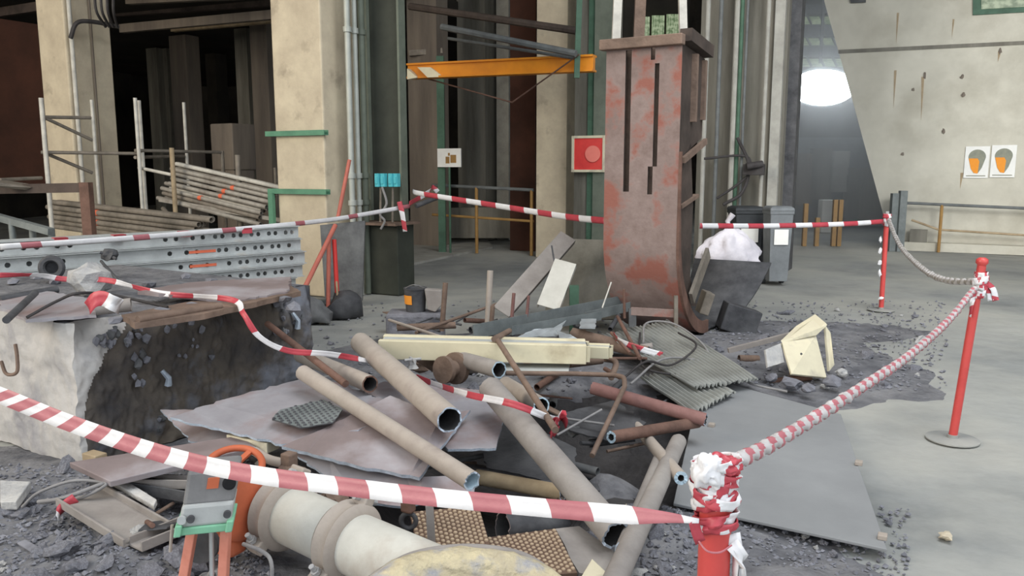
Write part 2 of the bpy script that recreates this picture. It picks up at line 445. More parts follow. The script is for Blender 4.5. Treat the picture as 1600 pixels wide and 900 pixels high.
# ================================================================ THE BUILDING
def pit(x, y):
    return .34 * math.exp(-((x - .25) / .85) ** 4 - ((y - 4.35) / .75) ** 4) + .22 * math.exp(-((x + .15) / .45) ** 4 - ((y - 3.35) / .35) ** 4)
def mound(x, y):
    """height of the ash and soil heaped under the scrap, with the sunken pit in its middle"""
    h = 0
    for cx, cy, sx, sy, a in ((-.6, 3.6, 1.0, .7, .06), (.75, 3.2, .35, .4, .06), (0.9, 5.6, .9, .7, .12), (1.9, 6.6, .8, .55, .11), (2.5, 6.0, .5, .5, .07),
                              (-1.9, 2.7, .9, .45, .05), (-2.3, 4.9, .3, .3, .05), (-.5, 6.3, .9, .8, .07), (.8, 2.3, .5, .4, .08), (-.3, 2.5, 1.2, .7, .05), (2.9, 7.6, .8, .4, .05), (-2.6, 3.6, .3, .3, .03), (.45, 3.75, .22, .2, .30), (-2.0, 3.4, 1.3, .8, .055), (1.05, 2.75, .3, .2, .05)):
        h += a * math.exp(-((x - cx) / sx) ** 2 - ((y - cy) / sy) ** 2)
    h += (.05 * noise.noise(V((x * 2.3, y * 2.3, .3))) + .025 * noise.noise(V((x * 7, y * 7, 1.3))) + .012 * noise.noise(V((x * 19, y * 19, 4)))) * min(1, h * 14)
    return h - .022 - pit(x, y)
def grid_mesh(name, x0, x1, y0, y1, st, fn, mats, smooth=50):
    mb = MB(); nx = int((x1 - x0) / st) + 1; ny = int((y1 - y0) / st) + 1
    for j in range(ny):
        for i in range(nx):
            x = x0 + (x1 - x0) * i / (nx - 1); y = y0 + (y1 - y0) * j / (ny - 1)
            mb.v.append(V((x, y, fn(x, y))))
    for j in range(ny - 1):
        for i in range(nx - 1):
            a = j * nx + i; mb.f.append([a, a + 1, a + nx + 1, a + nx]); mb.m.append(0)
    return mb.build(name, mats, smooth=smooth)
fl = grid_mesh('floor', -16, 24, -8, 40, .2, lambda x, y: -.01 + .012 * noise.noise(V((x * .9, y * .9, 0))) - (pit(x, y) * 1.1 + (.06 if pit(x, y) > .003 else 0)), 'floor_dust')
struct(fl)
gm = grid_mesh('ash_heap', -4.4, 4.4, 1.3, 8.6, .045, mound, ['ash_soil', 'pit_shade'])
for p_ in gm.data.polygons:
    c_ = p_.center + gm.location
    if pit(c_.x, c_.y) > .04 + .03 * noise.noise(c_ * 6) and (c_.x - .45) ** 2 + (c_.y - 3.75) ** 2 > .06: p_.material_index = 1  # pit faces take the painted shade colour
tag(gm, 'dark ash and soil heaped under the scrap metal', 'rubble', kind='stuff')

# roof and hall enclosure
def gbox(c, a, b, h, z0=0):          # box in the building grid: centre (x,y), width a along GW, b along GD
    return MB().box(V((c[0], c[1], z0 + h / 2)), (a, b, h), GW, GD, UZ)
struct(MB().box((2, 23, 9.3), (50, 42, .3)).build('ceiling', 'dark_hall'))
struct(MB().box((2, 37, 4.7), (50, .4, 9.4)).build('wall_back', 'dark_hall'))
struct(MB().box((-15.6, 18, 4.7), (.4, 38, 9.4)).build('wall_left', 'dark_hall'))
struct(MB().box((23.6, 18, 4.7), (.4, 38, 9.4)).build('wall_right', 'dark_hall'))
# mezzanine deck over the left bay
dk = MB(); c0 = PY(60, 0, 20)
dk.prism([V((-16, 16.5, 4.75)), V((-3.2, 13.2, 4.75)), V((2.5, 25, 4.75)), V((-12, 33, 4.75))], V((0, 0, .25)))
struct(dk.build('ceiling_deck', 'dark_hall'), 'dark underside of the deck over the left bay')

def corner_col(name, px, Y, a, b, h, m, z0=0):
    """rectangular pier whose near vertical edge stands at pixel px and depth Y; a along -GW, b along GD"""
    p = PY(px, 264, Y); p.z = z0
    pts = [p, p + GD * b, p + GD * b - GW * a, p - GW * a]
    mb = MB(); mb.prism(pts, V((0, 0, h)))
    return mb.build(name, m, bevel=.02), p

o, pB = corner_col('concrete_column', 508, 9.5, .76, .62, 9, 'concrete_cream')
tag(o, 'pale cream concrete column with green straps, beside the conduits', 'column')
o, pA = corner_col('concrete_column', 118, 11.7, .62, .72, 9, 'concrete_cream')
tag(o, 'stained cream concrete column behind the scaffold posts at left', 'column')
# broken corner formwork strip on column A and conduits on it
mb = MB()
q = pA + GD * .03 - GW * .02
mb.rod(pA + GD * .06 + GW * .05, pA + GD * .06 + GW * .05 + V((0, 0, 5)), .03)
tag(mb.build('conduit', 'post_pale'), 'single pale conduit up the corner of the left concrete column', 'conduit')
mb = MB(); mb.rod(pA + GD * .38 + GW * .04, pA + GD * .38 + GW * .04 + V((0, 0, 5)), .018)
tag(mb.build('conduit', 'concrete_brown'), 'thin dark pipe up the middle of the left concrete column', 'conduit')
mb = MB(); pts = [PY(110, 60, 11.55), PY(120, 36, 11.55), PY(145, 34, 11.7), PY(185, 42, 12.0)]
mb.sweep(spline(pts, 6), .03, 8)
tag(mb.build('hanging_cable', 'cable_black'), 'dark cable looped over the top of the left concrete column', 'cable')
for k in range(4):
    mb = MB(); mb.sweep(spline([PY(148 + k * 10, -30, 11.3), PY(150 + k * 9, 15, 11.3), PY(165 + k * 6, 42, 11.6)], 6), .02, 6)
    tag(mb.build('hanging_cable', 'cable_black'), 'dark cable draped down the top of the left concrete column', 'cable', 'cables draped on the left column')

# formwork cone holes and board joint on column B
mb = MB()
for py in (130,): mb.box(PY(470, py, 9.62), (1, .004, .012), GW, GD, UZ)
# green straps on column B
def strap_green(py0, px0, px1):
    z = PY(508, py0, 9.45).z
    a = V((pB.x, pB.y, z)) + GW * .06 - GD * .03; b = V((pB.x, pB.y, z)) - GW * .86 - GD * .03
    mb = MB(); mb.profile([(-.04, -.03), (.04, -.03), (.04, .03), (.03, .03), (.03, -.02), (-.03, -.02), (-.03, .03), (-.04, .03)], a, b)
    return mb
tag(strap_green(207, 0, 0).build('steel_channel', 'green_bright'), 'upper green channel strapped across the cream concrete column', 'channel')
o = empty('steel_bracket', V((pB.x, pB.y, 0)) - GW * .8, 'lower green channel with a leg on the cream concrete column', 'bracket')
strap_green(300, 0, 0).build('channel', 'green_bright', o)
z = PY(508, 300, 9.45).z
q = V((pB.x, pB.y, 0)) - GW * .80 - GD * .07
MB().box(q + V((0, 0, z / 2)), (.07, .05, z - .04), GW, GD, UZ).build('leg', 'green_bright', o)

# vertical conduits between column B and the steel column
for k, (px, r, m) in enumerate(((549, .035, 'conduit'), (560, .03, 'conduit'), (570, .04, 'column_green'))):
    p = PY(px, 264, 9.62 + k * .1); mb = MB()
    mb.rod(V((p.x, p.y, 0)), V((p.x, p.y, 8.5)), r, 14)
    for zc in (1.1, 1.42, 3.1): mb.lathe([(r + .015, 0), (r + .015, .06)], V((p.x, p.y, zc)), n=14)
    tag(mb.build('conduit', m, smooth=40), ('left of the three tall conduits beside the steel column', 'middle of the three tall conduits beside the steel column', 'right of the three tall conduits, thick and greenish')[k], 'conduit')

# steel I column
def icol(name, px, Y, wd, dp, h, mf, mw, label, z0=0, xd=GW, yd=GD):
    p = PY(px, 264, Y); p.z = z0
    o = empty(name, p, label, 'column')
    fl_ = .03
    for s_, nm in ((-1, 'flange'), (1, 'flange')):
        MB().box(p + xd * (s_ * wd / 2) + V((0, 0, h / 2)), (fl_, dp, h), xd, yd, UZ).build(nm, mf, o)
    MB().box(p + V((0, 0, h / 2)), (wd - fl_, .02, h), xd, yd, UZ).build('web', mw, o)
    return o, p
X1 = V((1, 0, 0)); Y1 = V((0, 1, 0))
o, pS = icol('steel_column', 606, 9.9, .47, .13, 8.5, 'column_green', 'column_web', 'dark green steel column behind the teal switch boxes', z0=.9)
# welded base box and shelf plate
sb = empty('column_base', V((pS.x, pS.y, 0)), 'grey green steel base box with a shelf plate under the steel column', 'base')
MB().box(V((pS.x, pS.y, .43)), (.50, .34, .86), GW, GD, UZ).build('box', 'column_web', sb, bevel=.01)
MB().box(V((pS.x, pS.y, .875)) - GD * .06, (.66, .52, .03), GW, GD, UZ).build('shelf_plate', 'rust_brown', sb)
# teal switch boxes on posts
for k, px in enumerate((591, 600, 612, 620)):
    t = PY(px, 271, 9.55); b_ = PY(px, 292, 9.55)
    e = empty('switch_box', V((t.x, t.y, b_.z)), ('leftmost of the four teal switch boxes on the steel column', 'second from left of the teal switch boxes on the steel column', 'third from left of the teal switch boxes on the steel column', 'rightmost of the four teal switch boxes on the steel column')[k], 'switch')
    MB().box((t + b_) / 2, (.058, .07, t.z - b_.z), GW, GD, UZ).build('housing', 'teal_box', e, bevel=.006)
    MB().box((t + b_) / 2 - GD * .04, (.04, .012, .08), GW, GD, UZ).build('lid', 'teal_box', e, bevel=.003)
for px, y1, lb in ((595, 370, 'short grey pole under the left teal switch boxes'), (614, 378, 'straight grey pole under the right teal switch boxes')):
    a = PY(px, 292, 9.6); b_ = PY(px, y1, 9.6)
    mb = MB(); mb.rod(a, V((b_.x, b_.y, .9)), .014)
    tag(mb.build('box_post', 'tube_dull'), lb, 'pole')
mb = MB(); mb.sweep(spline([PY(597, 292, 9.5), PY(604, 318, 9.5), PY(594, 335, 9.5), PY(601, 345, 9.5), PY(595, 358, 9.5)], 6), .014, 8)
tag(mb.build('hanging_cable', 'cable_grey'), 'tangled grey cable hanging below the teal switch boxes', 'cable')
ribbon('tape_end', [PY(624, 315, 9.4), PY(628, 332, 9.4), PY(633, 362, 9.4)], .06, .11, 'loose end of striped tape hanging from the steel column', 'tape', twn=2)

# columns and walls beyond, middle bay
def pier(px0, px1, Y, m, name, label, cat='column', h=9, dp=.5, z0=0, st=False, straight=False):
    a = PY(px0, 264, Y); b_ = PY(px1, 264, Y)
    if straight: xd, yd = X1, Y1
    else: xd, yd = GW, GD
    pts = [V((a.x, a.y, z0))]
    L = (b_.x - a.x) / xd.x * (1 if straight else .94)
    pts = [pts[0], pts[0] + xd * L, pts[0] + xd * L + yd * dp, pts[0] + yd * dp]
    o = MB().prism(pts, V((0, 0, h))).build(name, m)
    if st: struct(o, label)
    else: tag(o, label, cat)
    return o
pier(838, 886, 14.0, 'concrete_cream', 'concrete_column', 'cream concrete column behind the right end of the orange beam', dp=.7)
pier(897, 948, 13.2, 'concrete_grey', 'concrete_column', 'grey concrete pier carrying the red cabinet', dp=.6)
pier(797, 838, 15.2, 'dark_red_hall', 'steel_column', 'dark rust red column behind the orange beam', dp=.4)
pier(640, 690, 16.0, 'concrete_brown', 'concrete_column', 'dusky brown concrete pier just right of the steel column', dp=.4)
pier(716, 762, 17.5, 'concrete_grey', 'concrete_column', 'dim grey concrete pier behind the white sign', dp=.5)
pier(776, 796, 17.5, 'concrete_pale', 'concrete_column', 'narrow pale concrete strip left of the rust red column', dp=.5)
# low wall / plinth at back of the middle bay
mb = MB(); a = floorY(640, 376); b_ = floorY(840, 378)
mb.prism([PY(646, 372, 16.8), PY(842, 372, 15.8), PY(842, 372, 15.8) + GD * .3, PY(646, 372, 16.8) + GD * .3], V((0, 0, .62)))
struct(mb.build('wall_low', 'concrete_grey'), 'low grey wall at the back of the middle bay')
mb = MB(); mb.prism([PZ(640, 412, .03), PZ(770, 385, .03), PZ(760, 372, .03), PZ(640, 368, .03)], V((0, 0, -.05)))
struct(mb.build('floor_slab', 'concrete_pale'), 'paler floor slab beyond the steel column')
# handrail of the middle bay
def rail(name, p, m, posts, label, top=.03, mids=((.5),)):
    e = empty(name, V((p[0].x, p[0].y, 0)), label, 'railing')
    mb = MB(); mb.rod(p[0], p[1], top, 10); mb.build('top_rail', m[0], e)
    for k in mids:
        mb = MB(); d = V((0, 0, -k)); mb.rod(p[0] + d, p[1] + d, top * .8, 10); mb.build('mid_rail', m[1], e)
    for t in posts:
        q_ = p[0].lerp(p[1], t); mb = MB(); mb.rod(V((q_.x, q_.y, 0)), q_ + V((0, 0, .0)), top, 10); mb.build('post', m[2], e)
    return e
rail('handrail', (PY(675, 289, 15.0), PY(834, 297, 14.2)), ('rail_grey', 'rail_yellow', 'rail_yellow'), (.45, .98), 'dark topped handrail with a yellow lower rail in the middle bay', mids=(.55,))
mb = MB(); p = PY(690, 264, 14.6); mb.box(V((p.x, p.y, 1.75)), (.13, .13, 3.5))
tag(mb.build('steel_post', 'green_paint'), 'bright green post under the left end of the orange beam', 'post')
# pale sign
def panel(px0, py0, px1, py1, Y, t=.02, slope=None):
    a = PY(px0, py0, Y); b_ = PY(px1, py1, Y)
    c = (a + b_) / 2; wd = (b_.x - a.x) / math.cos(GA) * .96; h = a.z - b_.z
    return c, wd, h
def gp(mb, c, u, v, wd, h, t, off, mi=0):
    """flat box on a grid-facing panel: u,v offsets in the panel plane"""
    mb.box(c + GW * u + UZ * v - GD * off, (wd, t, h), GW, GD, UZ, mi); return mb
c, wd, h = panel(682, 232, 722, 261, 14.4)
e = empty('wall_sign', c - UZ * (h / 2), 'small white sign with ochre figures hung in the middle bay', 'sign')
gp(MB(), c, 0, 0, wd, h, .02, 0).build('board', 'paper', e)
mb = MB(); gp(mb, c, -.03, -.04, .08, .12, .004, .012); gp(mb, c, .09, -.02, .12, .14, .004, .012); gp(mb, c, .0, .06, .04, .05, .004, .012)
mb.build('pictogram', 'rail_yellow', e)
mb = MB(); mb.rod(c - UZ * (h / 2), V((c.x, c.y, 0)) + UZ * .0, .02); mb.build('post', 'green_paint', e)
# orange gantry beam
a = PY(640, 112, 13.4); b_ = PY(929, 99, 12.1)
H = PY(800, 89, 12.7).z - PY(800, 114, 12.7).z
e = empty('gantry_beam', V(((a.x + b_.x) / 2, (a.y + b_.y) / 2, a.z - H / 2)), 'bright orange gantry beam crossing the middle bay', 'beam')
mb = MB(); hh = H / 2; ww = .1
mb.profile([(-ww, -hh), (ww, -hh), (ww, -hh + .03), (.03, -hh + .03), (.03, hh - .03), (ww, hh - .03), (ww, hh), (-ww, hh), (-ww, hh - .03), (-ww + .04, hh - .03), (-ww + .04, -hh + .03), (-ww, -hh + .03)], a, b_)
mb.build('girder', 'beam_orange', e)
a2 = PY(640, 117, 13.3); mb = MB()
mb.prism([PY(636, 107, 13.2), PY(652, 121, 13.2), PY(636, 124, 13.2)], GD * .1); mb.build('end_plate', 'cream_paint', e)
mb = MB(); mb.prism([PY(652, 105, 13.15), PY(672, 105, 13.1), PY(692, 120, 13.05), PY(668, 121, 13.1)], GD * .05); mb.build('cream_flange', 'cream_paint', e)  # cream plate near the girder's left end
mb = MB(); p = PY(906, 60, 12.0)
mb.bar(PY(906, -20, 12.0), PY(901, 122, 12.0), .08, .08, up=Y1)
tag(mb.build('hanger', 'green_paint'), 'short green hanger over the right end of the orange beam', 'hanger')
mb = MB(); p = PY(923, 264, 13.05); mb.box(V((p.x, p.y, 4)), (.11, .06, 8), GW, GD, UZ)
tag(mb.build('steel_post', 'green_paint'), 'tall dark green post left of the rusty curved chute', 'post')
mb = MB(); p = PY(940, 264, 12.9); mb.box(V((p.x, p.y, 4)), (.28, .06, 8), GW, GD, UZ)
struct(mb.build('wall_panel', 'column_green'), 'olive green wall panel left of the rusty curved chute')
# red cabinet
c, wd, h = panel(897, 214, 944, 267, 12.95)
e = empty('hose_cabinet', c - UZ * h / 2, 'red hose cabinet in a cream frame left of the chute', 'cabinet')
mb = MB(); t_ = .04
for (u, v, w_, h_) in ((0, h / 2, wd, t_), (0, -h / 2, wd, t_), (-wd / 2, 0, t_, h + t_), (wd / 2, 0, t_, h + t_)): gp(mb, c, u, v, w_, h_, .1, 0)
mb.build('frame', 'cream_dusty', e)
mb = MB(); gp(mb, c, 0, 0, wd - .02, h - .02, .1, -.02); mb.build('door', 'cabinet_red', e)
mb = MB(); q = c + GW * .08 - GD * .04; mb.lathe([(.13, 0), (.13, .01)], q, axis=-GD, n=24); mb.build('window', 'cabinet_pink', e)
# dark pipes and beams of upper middle bay
for k, (x0, y0, x1, y1, Y0, Y1_, r, m, lb) in enumerate((
        (690, 42, 900, 84, 12.9, 11.8, .05, 'rail_grey', 'upper dark pipe slanting above the orange beam'),
        (700, 60, 905, 92, 13.1, 12.0, .025, 'rail_grey', 'thin dark pipe slanting just above the orange beam'),
        (640, 10, 900, 48, 14.5, 13.0, .06, 'shell_dark', 'thick dark pipe near the top of the middle bay'),
        (650, 118, 800, 160, 13.6, 12.8, .012, 'rust', 'thin rusty cable sagging under the orange beam'),
        (800, 160, 905, 85, 12.8, 11.9, .012, 'rust', 'thin rusty cable rising across the orange beam'))):
    mb = MB(); mb.rod(PY(x0, y0, Y0), PY(x1, y1, Y1_), r, 8)
    tag(mb.build('hanging_pipe' if k < 3 else 'cable', m), lb, 'pipe' if k < 3 else 'cable')
for k, (x0, y0, x1, y1, Y) in enumerate(((640, 84, 692, 80, 15.9),)):
    mb = MB(); mb.bar(PY(x0, y0, Y), PY(x1, y1, Y), .2, .1); tag(mb.build('platform', 'tube_dull'), 'dim ledge beside the left end of the orange beam', 'ledge')

# dark hall at left: deck beams, far columns, lit openings
for k, (x0, y0, x1, y1, Y0, Y1_, m) in enumerate(((190, 45, 440, 22, 16.5, 15, 'concrete_brown'), (200, 0, 440, -12, 15.5, 14, 'concrete_brown'), (270, 44, 440, 28, 18, 16.5, 'wood_pole'), (180, 20, 440, 2, 17.5, 16, 'shell_dark'), (0, 20, 80, 8, 16, 15, 'shell_dark'))):
    mb = MB(); mb.bar(PY(x0, y0, Y0), PY(x1, y1, Y1_), .12, .16); tag(mb.build('deck_beam', m), ('long brown beam under the left deck', 'topmost brown beam under the left deck', 'thin tan edge beam under the left deck', 'dark beam between the brown beams of the left deck', 'dark beam left of the stained concrete column')[k], 'beam')
for px0, px1, Y, m, lb in ((240, 262, 22, 'concrete_grey', 'far greenish grey pier behind the pale scaffold posts'), (264, 274, 22, 'concrete_grey', 'far narrow grey pier behind the pale scaffold posts'), (276, 310, 20, 'concrete_brown', 'far brown pier behind the pale scaffold posts'), (376, 400, 19, 'concrete_grey', 'far grey pier left of the cream column'), (400, 432, 18, 'concrete_brown', 'far brown pier touching the cream column'), (330, 350, 23, 'dark_hall', 'far dark pier behind the brown crate')):
    pier(px0, px1, Y, m, 'far_column', lb, h=4.7 if px0 > 10 else 9, dp=.4)
mb = MB(); p = PY(365, 230, 13.5); mb.box(p, (.5, .5, .75), GW, GD, UZ); q_ = p.z - .37; mb.box(V((p.x, p.y, q_ / 2)), (.45, .45, q_), GW, GD, UZ)
tag(mb.build('crate', 'concrete_brown', bevel=.02), 'brown crate stood behind the racked tubes', 'crate')
for k, (x0, y0, x1, y1, Y) in enumerate(((40, 54, 62, 60, 30), (207, 76, 212, 84, 30), (224, 76, 231, 84, 30), (376, 88, 392, 97, 26), (384, 68, 392, 76, 26), (378, 128, 393, 143, 26), (236, 143, 250, 170, 24))):
    a = PY(x0, y0, Y); b_ = PY(x1, y1, Y); mb = MB(); mb.box((a + b_) / 2, (b_.x - a.x, .05, a.z - b_.z))
    struct(mb.build('window_%d' % (k + 1), 'lit_pane'), 'small daylit gap in the dark back of the hall')
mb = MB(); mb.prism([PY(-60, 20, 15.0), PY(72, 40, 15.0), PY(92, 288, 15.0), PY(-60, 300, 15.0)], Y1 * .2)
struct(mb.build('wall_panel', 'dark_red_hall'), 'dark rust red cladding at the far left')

# hall to the right of the chute: concrete mass with cables
a = PY(1088, 264, 12.6)
pts = [V((a.x, a.y, 0)), V((a.x, a.y, 0)) + GW * 1.28, V((a.x, a.y, 0)) + GW * 1.28 + GD * .9, V((a.x, a.y, 0)) + GD * .9]
o = MB().prism(pts, V((0, 0, 9))).build('concrete_column', 'concrete_grey'); tag(o, 'wide grey concrete pier directly behind the rusty curved chute', 'column')
for k, (px, r, m) in enumerate(((1098, .035, 'concrete_pale'), (1118, .03, 'rail_grey'), (1143, .045, 'concrete_pale'), (1150, .03, 'green_paint'), (1158, .02, 'rail_grey'), (1190, .03, 'concrete_pale'))):
    p = PY(px, 264, 12.2 - k * .05); mb = MB(); mb.rod(V((p.x, p.y, 0)), V((p.x, p.y, 8.5)), r, 10)
    tag(mb.build('conduit', m), ('pale conduit on the wide pier nearest the chute', 'dark conduit on the wide pier next to the chute', 'thick pale conduit up the middle of the wide pier', 'green conduit up the middle of the wide pier', 'thin dark conduit right of the green one', 'pale conduit near the right edge of the wide pier')[k], 'conduit')
mb = MB(); mb.sweep(spline([PY(1100, 248, 12.0), PY(1165, 244, 11.9), PY(1170, 270, 11.9), PY(1150, 290, 11.9), PY(1120, 310, 11.9)], 6), .018, 8)
tag(mb.build('hanging_cable', 'cable_black'), 'black cable looped across the wide pier', 'cable')
mb = MB(); mb.sweep(spline([PY(1152, 215, 11.9), PY(1170, 258, 11.9), PY(1160, 300, 11.9), PY(1130, 320, 11.9)], 6), .025, 8)
tag(mb.build('hanging_cable', 'cable_black'), 'thick black cable hanging in front of the green conduit', 'cable')
mb = MB(); mb.box(PY(1178, 265, 11.8), (.3, .12, .16), GW, GD, UZ); mb.rod(PY(1166, 260, 11.7), PY(1192, 256, 11.7), .05)
tag(mb.build('junction_box', 'cable_black', bevel=.01), 'dark fitting on the wide pier above the bins', 'fitting')
# bright-edged steel column right of pier and dark column head
pier(1200, 1214, 12.0, 'concrete_pale', 'steel_column', 'narrow pale steel column right of the wide pier', dp=.3)
pier(1216, 1238, 12.2, 'steel_dark', 'steel_column', 'dark steel column beside the bright lamp', dp=.3)
# far bay at right: back wall with panels, girders, lamp
yb = 25.0
for k, (x0, x1, y0, y1, m, lb) in enumerate(((1240, 1266, 240, 320, 'concrete_brown', 'stained brown panel under the lamp at left'), (1268, 1296, 232, 312, 'concrete_grey', 'grey upright panel under the lamp'), (1298, 1322, 236, 300, 'concrete_pale', 'pale upright panel under the lamp at right'), (1322, 1372, 262, 345, 'concrete_grey', 'dull grey panel beside the slanted wall'))):
    a = PY(x0, y0, 21); b_ = PY(x1, y1, 21); mb = MB(); mb.box((a + b_) / 2, (b_.x - a.x, .2, a.z - b_.z)); struct(mb.build('wall_panel', m), lb)
mb = MB(); a = PY(1225, 215, 21.4); b_ = PY(1400, 353, 21.4); mb.box(((a + b_) / 2), (b_.x - a.x, .3, a.z - b_.z)); struct(mb.build('wall_far', 'rail_grey'))
for k, (y0, y1, m) in enumerate(((8, 22, 'rail_grey'), (40, 58, 'galv_dark'), (72, 88, 'rail_grey'))):
    a = PY(1200, y0, 24); b_ = PY(1345, y1, 24); mb = MB(); mb.box(((a + b_) / 2), (b_.x - a.x, .25, a.z - b_.z))
    for j in range(5): mb.bar(PY(1240 + j * 20, y1, 24), PY(1248 + j * 20, y1 + 16, 24), .05, .05)
    tag(mb.build('roof_girder', m), ('topmost', 'middle', 'lowest')[k] + ' grey roof girder over the bright lamp', 'girder')
for k, (x0, y0, x1, y1) in enumerate(((1232, 26, 1300, 38), (1232, 60, 1310, 71), (1236, 92, 1320, 104))):
    a = PY(x0, y0, 24.6); b_ = PY(x1, y1, 24.6); mb = MB(); mb.box((a + b_) / 2, (b_.x - a.x, .05, a.z - b_.z))
    struct(mb.build('window_%d' % (k + 8), 'lit_pane'), 'daylit strip between the roof girders at right')
# the dazzling floodlight
c = PY(1288, 116, 20)
e = empty('floodlight', c - UZ * .6, 'dazzling white floodlight hanging in the right bay', 'lamp')
mb = MB(); mb.lathe([(.60, 0), (.78, .05), (.60, .35), (.2, .55)], c + Y1 * .05, axis=Y1, n=32); mb.build('reflector', 'galv_dark', e, smooth=40)
for v in e.children[0].data.vertices: v.co.x *= 1.05; v.co.z *= .62
mb = MB(); mb.lathe([(.74, 0), (.70, -.12), (.5, -.2), (.2, -.25)], c + Y1 * .05, axis=Y1, n=40); o = mb.build('lamp_glass', 'lamp_glow', e, smooth=60)
for v in o.data.vertices: v.co.x *= 1.08; v.co.z *= .58
mb = MB(); mb.bar(c + V((0, .3, .3)), c + V((0, .3, 4)), .06, .06); mb.build('hanger', 'galv_dark', e)
# work things under the lamp
mb = MB(); a = PY(1282, 312, 19.5); b_ = PY(1300, 350, 19.5); mb.box(V(((a + b_).x / 2, a.y, a.z / 2)), (b_.x - a.x, .3, a.z))
tag(mb.build('locker', 'paper', bevel=.02), 'small white cabinet between the ochre posts far right', 'cabinet')
for k, (x0, x1, y0, y1) in enumerate(((1256, 1263, 318, 362), (1275, 1280, 340, 372), (1302, 1309, 312, 352), (1311, 1317, 312, 352))):
    a = PY(x0, y0, 16); b_ = floorY((x0 + x1) / 2, y1 + 10); mb = MB(); p = PY((x0 + x1) / 2, y0, 16); mb.box(V((p.x, p.y, p.z / 2)), (.08, .08, p.z))
    tag(mb.build('barrier_post', 'rail_yellow'), ('leftmost ochre post beyond the bins', 'short ochre post beyond the bins', 'ochre post right of the white cabinet', 'farthest right ochre post beside the white cabinet')[k], 'post')

# big slanted wall on the right
TL = PY(1283, -10, 16.2)
n0 = floorY(1382, 388); n0 = V((n0.x, n0.y, 0))
def onwall(px, py):
    """point of the right wall plane seen at a pixel: plane through n0 spanned by GW and Z"""
    d = ray(px, py); o_ = V((0, 0, CAMH)); return o_ + d * ((n0 - o_).dot(GD) / d.dot(GD))
pts = [onwall(1386, 392), onwall(1380, 335), onwall(1335, 168), onwall(1284, -12), onwall(1262, -90), onwall(1760, -90), onwall(1760, 420)]
pts[0].z = 0; pts[-1].z = 0
mb = MB(); mb.prism(pts, GD * .5)
struct(mb.build('wall_bunker', 'concrete_wall'), 'big pale concrete wall with a slanted left edge')
mb = MB()   # casting joint band
mb.prism([onwall(1310, 84), onwall(1310, 78), onwall(1620, 63), onwall(1620, 69)], -GD * .012)
struct(mb.build('trim_1', 'concrete_grey'), 'casting joint across the pale concrete wall')
for k, (px, py, wd_, h_) in enumerate(((1504, 120, .07, .08), (1506, 148, .07, .09), (1475, 205, .07, .09), (1411, 241, .06, .06), (1427, 140, .05, .06), (1563, 80, .05, .1), (1445, 118, .05, .14))):
    p = onwall(px, py); mb = MB(); mb.rock(p, (wd_ * .55, .015, h_ * .5), k + 3, sub=2)
    tag(mb.build('wall_plug', 'concrete_brown'), 'small dark cavity in the pale concrete wall', 'cavity', 'dark cavities in the pale wall')
for k, (px, y0, y1, w_) in enumerate(((1442, 120, 190, .05), (1399, 110, 170, .045), (1562, 80, 97, .05), (1403, 20, 70, .04), (1503, 270, 295, .05), (1490, 30, 60, .03))):
    a = onwall(px, y0); b_ = onwall(px - 3, y1); mb = MB(); m_ = a.lerp(b_, .4)
    mb.prism([a - GW * w_ / 2, a + GW * w_ / 2, m_ + GW * w_ * .35, b_, m_ - GW * w_ * .3], -GD * .004)
    tag(mb.build('rust_stain', 'wood_pole'), 'narrow rust run on the pale concrete wall', 'stain', 'rust runs on the pale wall')
# window opening top right and vent
a = onwall(1521, -20); b_ = onwall(1640, 20); a = V((a.x, a.y, a.z))
pp = [onwall(1520, -40), onwall(1520, 24), onwall(1640, 17), onwall(1640, -40)]
e = MB().prism(pp, -GD * .03).build('window_11', 'green_paint'); struct(e, 'green framed opening at the top of the pale wall')
pp = [onwall(1533, -40), onwall(1533, 15), onwall(1640, 9), onwall(1640, -40)]
MB().prism(pp, -GD * .045).build('pane', 'lit_pane', e)
mb = MB(); mb.prism([onwall(1326, -10), onwall(1354, -10), onwall(1353, 4), onwall(1330, 5)], -GD * .05)
tag(mb.build('wall_hatch', 'steel_dark'), 'dark hatch at the top of the pale concrete wall', 'hatch')
# two signs with masked heads
def head_sign(px0, px1, y0, y1, label):
    c = onwall((px0 + px1) / 2, (y0 + y1) / 2) - GD * .02
    wd = (onwall(px1, y0) - onwall(px0, y0)).length; h = (onwall(px0, y0) - onwall(px0, y1)).length
    e = empty('safety_sign', c - UZ * h / 2, label, 'sign', 'mask signs on the pale wall')
    gp(MB(), c, 0, 0, wd, h, .012, 0).build('board', 'paper', e)
    hw = wd * .36
    outl = [(math.cos(t) * hw, h * .17 + math.sin(t) * hw * .95) for t in [R(-20 + 220 * i / 14) for i in range(15)]]
    outl = outl + [(-hw * .62, -h * .18), (-hw * .25, -h * .34), (hw * .25, -h * .34), (hw * .62, -h * .18)]
    mb = MB(); mb.prism([c + GW * x + UZ * y_ - GD * .008 for x, y_ in outl], -GD * .004); mb.build('head_silhouette', 'sign_grey', e)
    msk = [(-hw * .95, h * .12), (hw * .08, h * .12), (hw * .3, h * .02), (hw * .2, -h * .36), (-hw * .25, -h * .34), (-hw * .62, -h * .2)]
    mb = MB(); mb.prism([c + GW * x + UZ * y_ - GD * .013 for x, y_ in msk], -GD * .004); mb.build('mask', 'sign_orange', e)
    mb = MB(); gp(mb, c, 0, -h * .43, wd * .8, h * .03, .003, .008); mb.build('caption_bar', 'sign_grey', e)
head_sign(1507, 1545, 229, 278, 'left of two white safety signs with an orange masked head')
head_sign(1548, 1587, 227, 277, 'right of two white safety signs with an orange masked head')
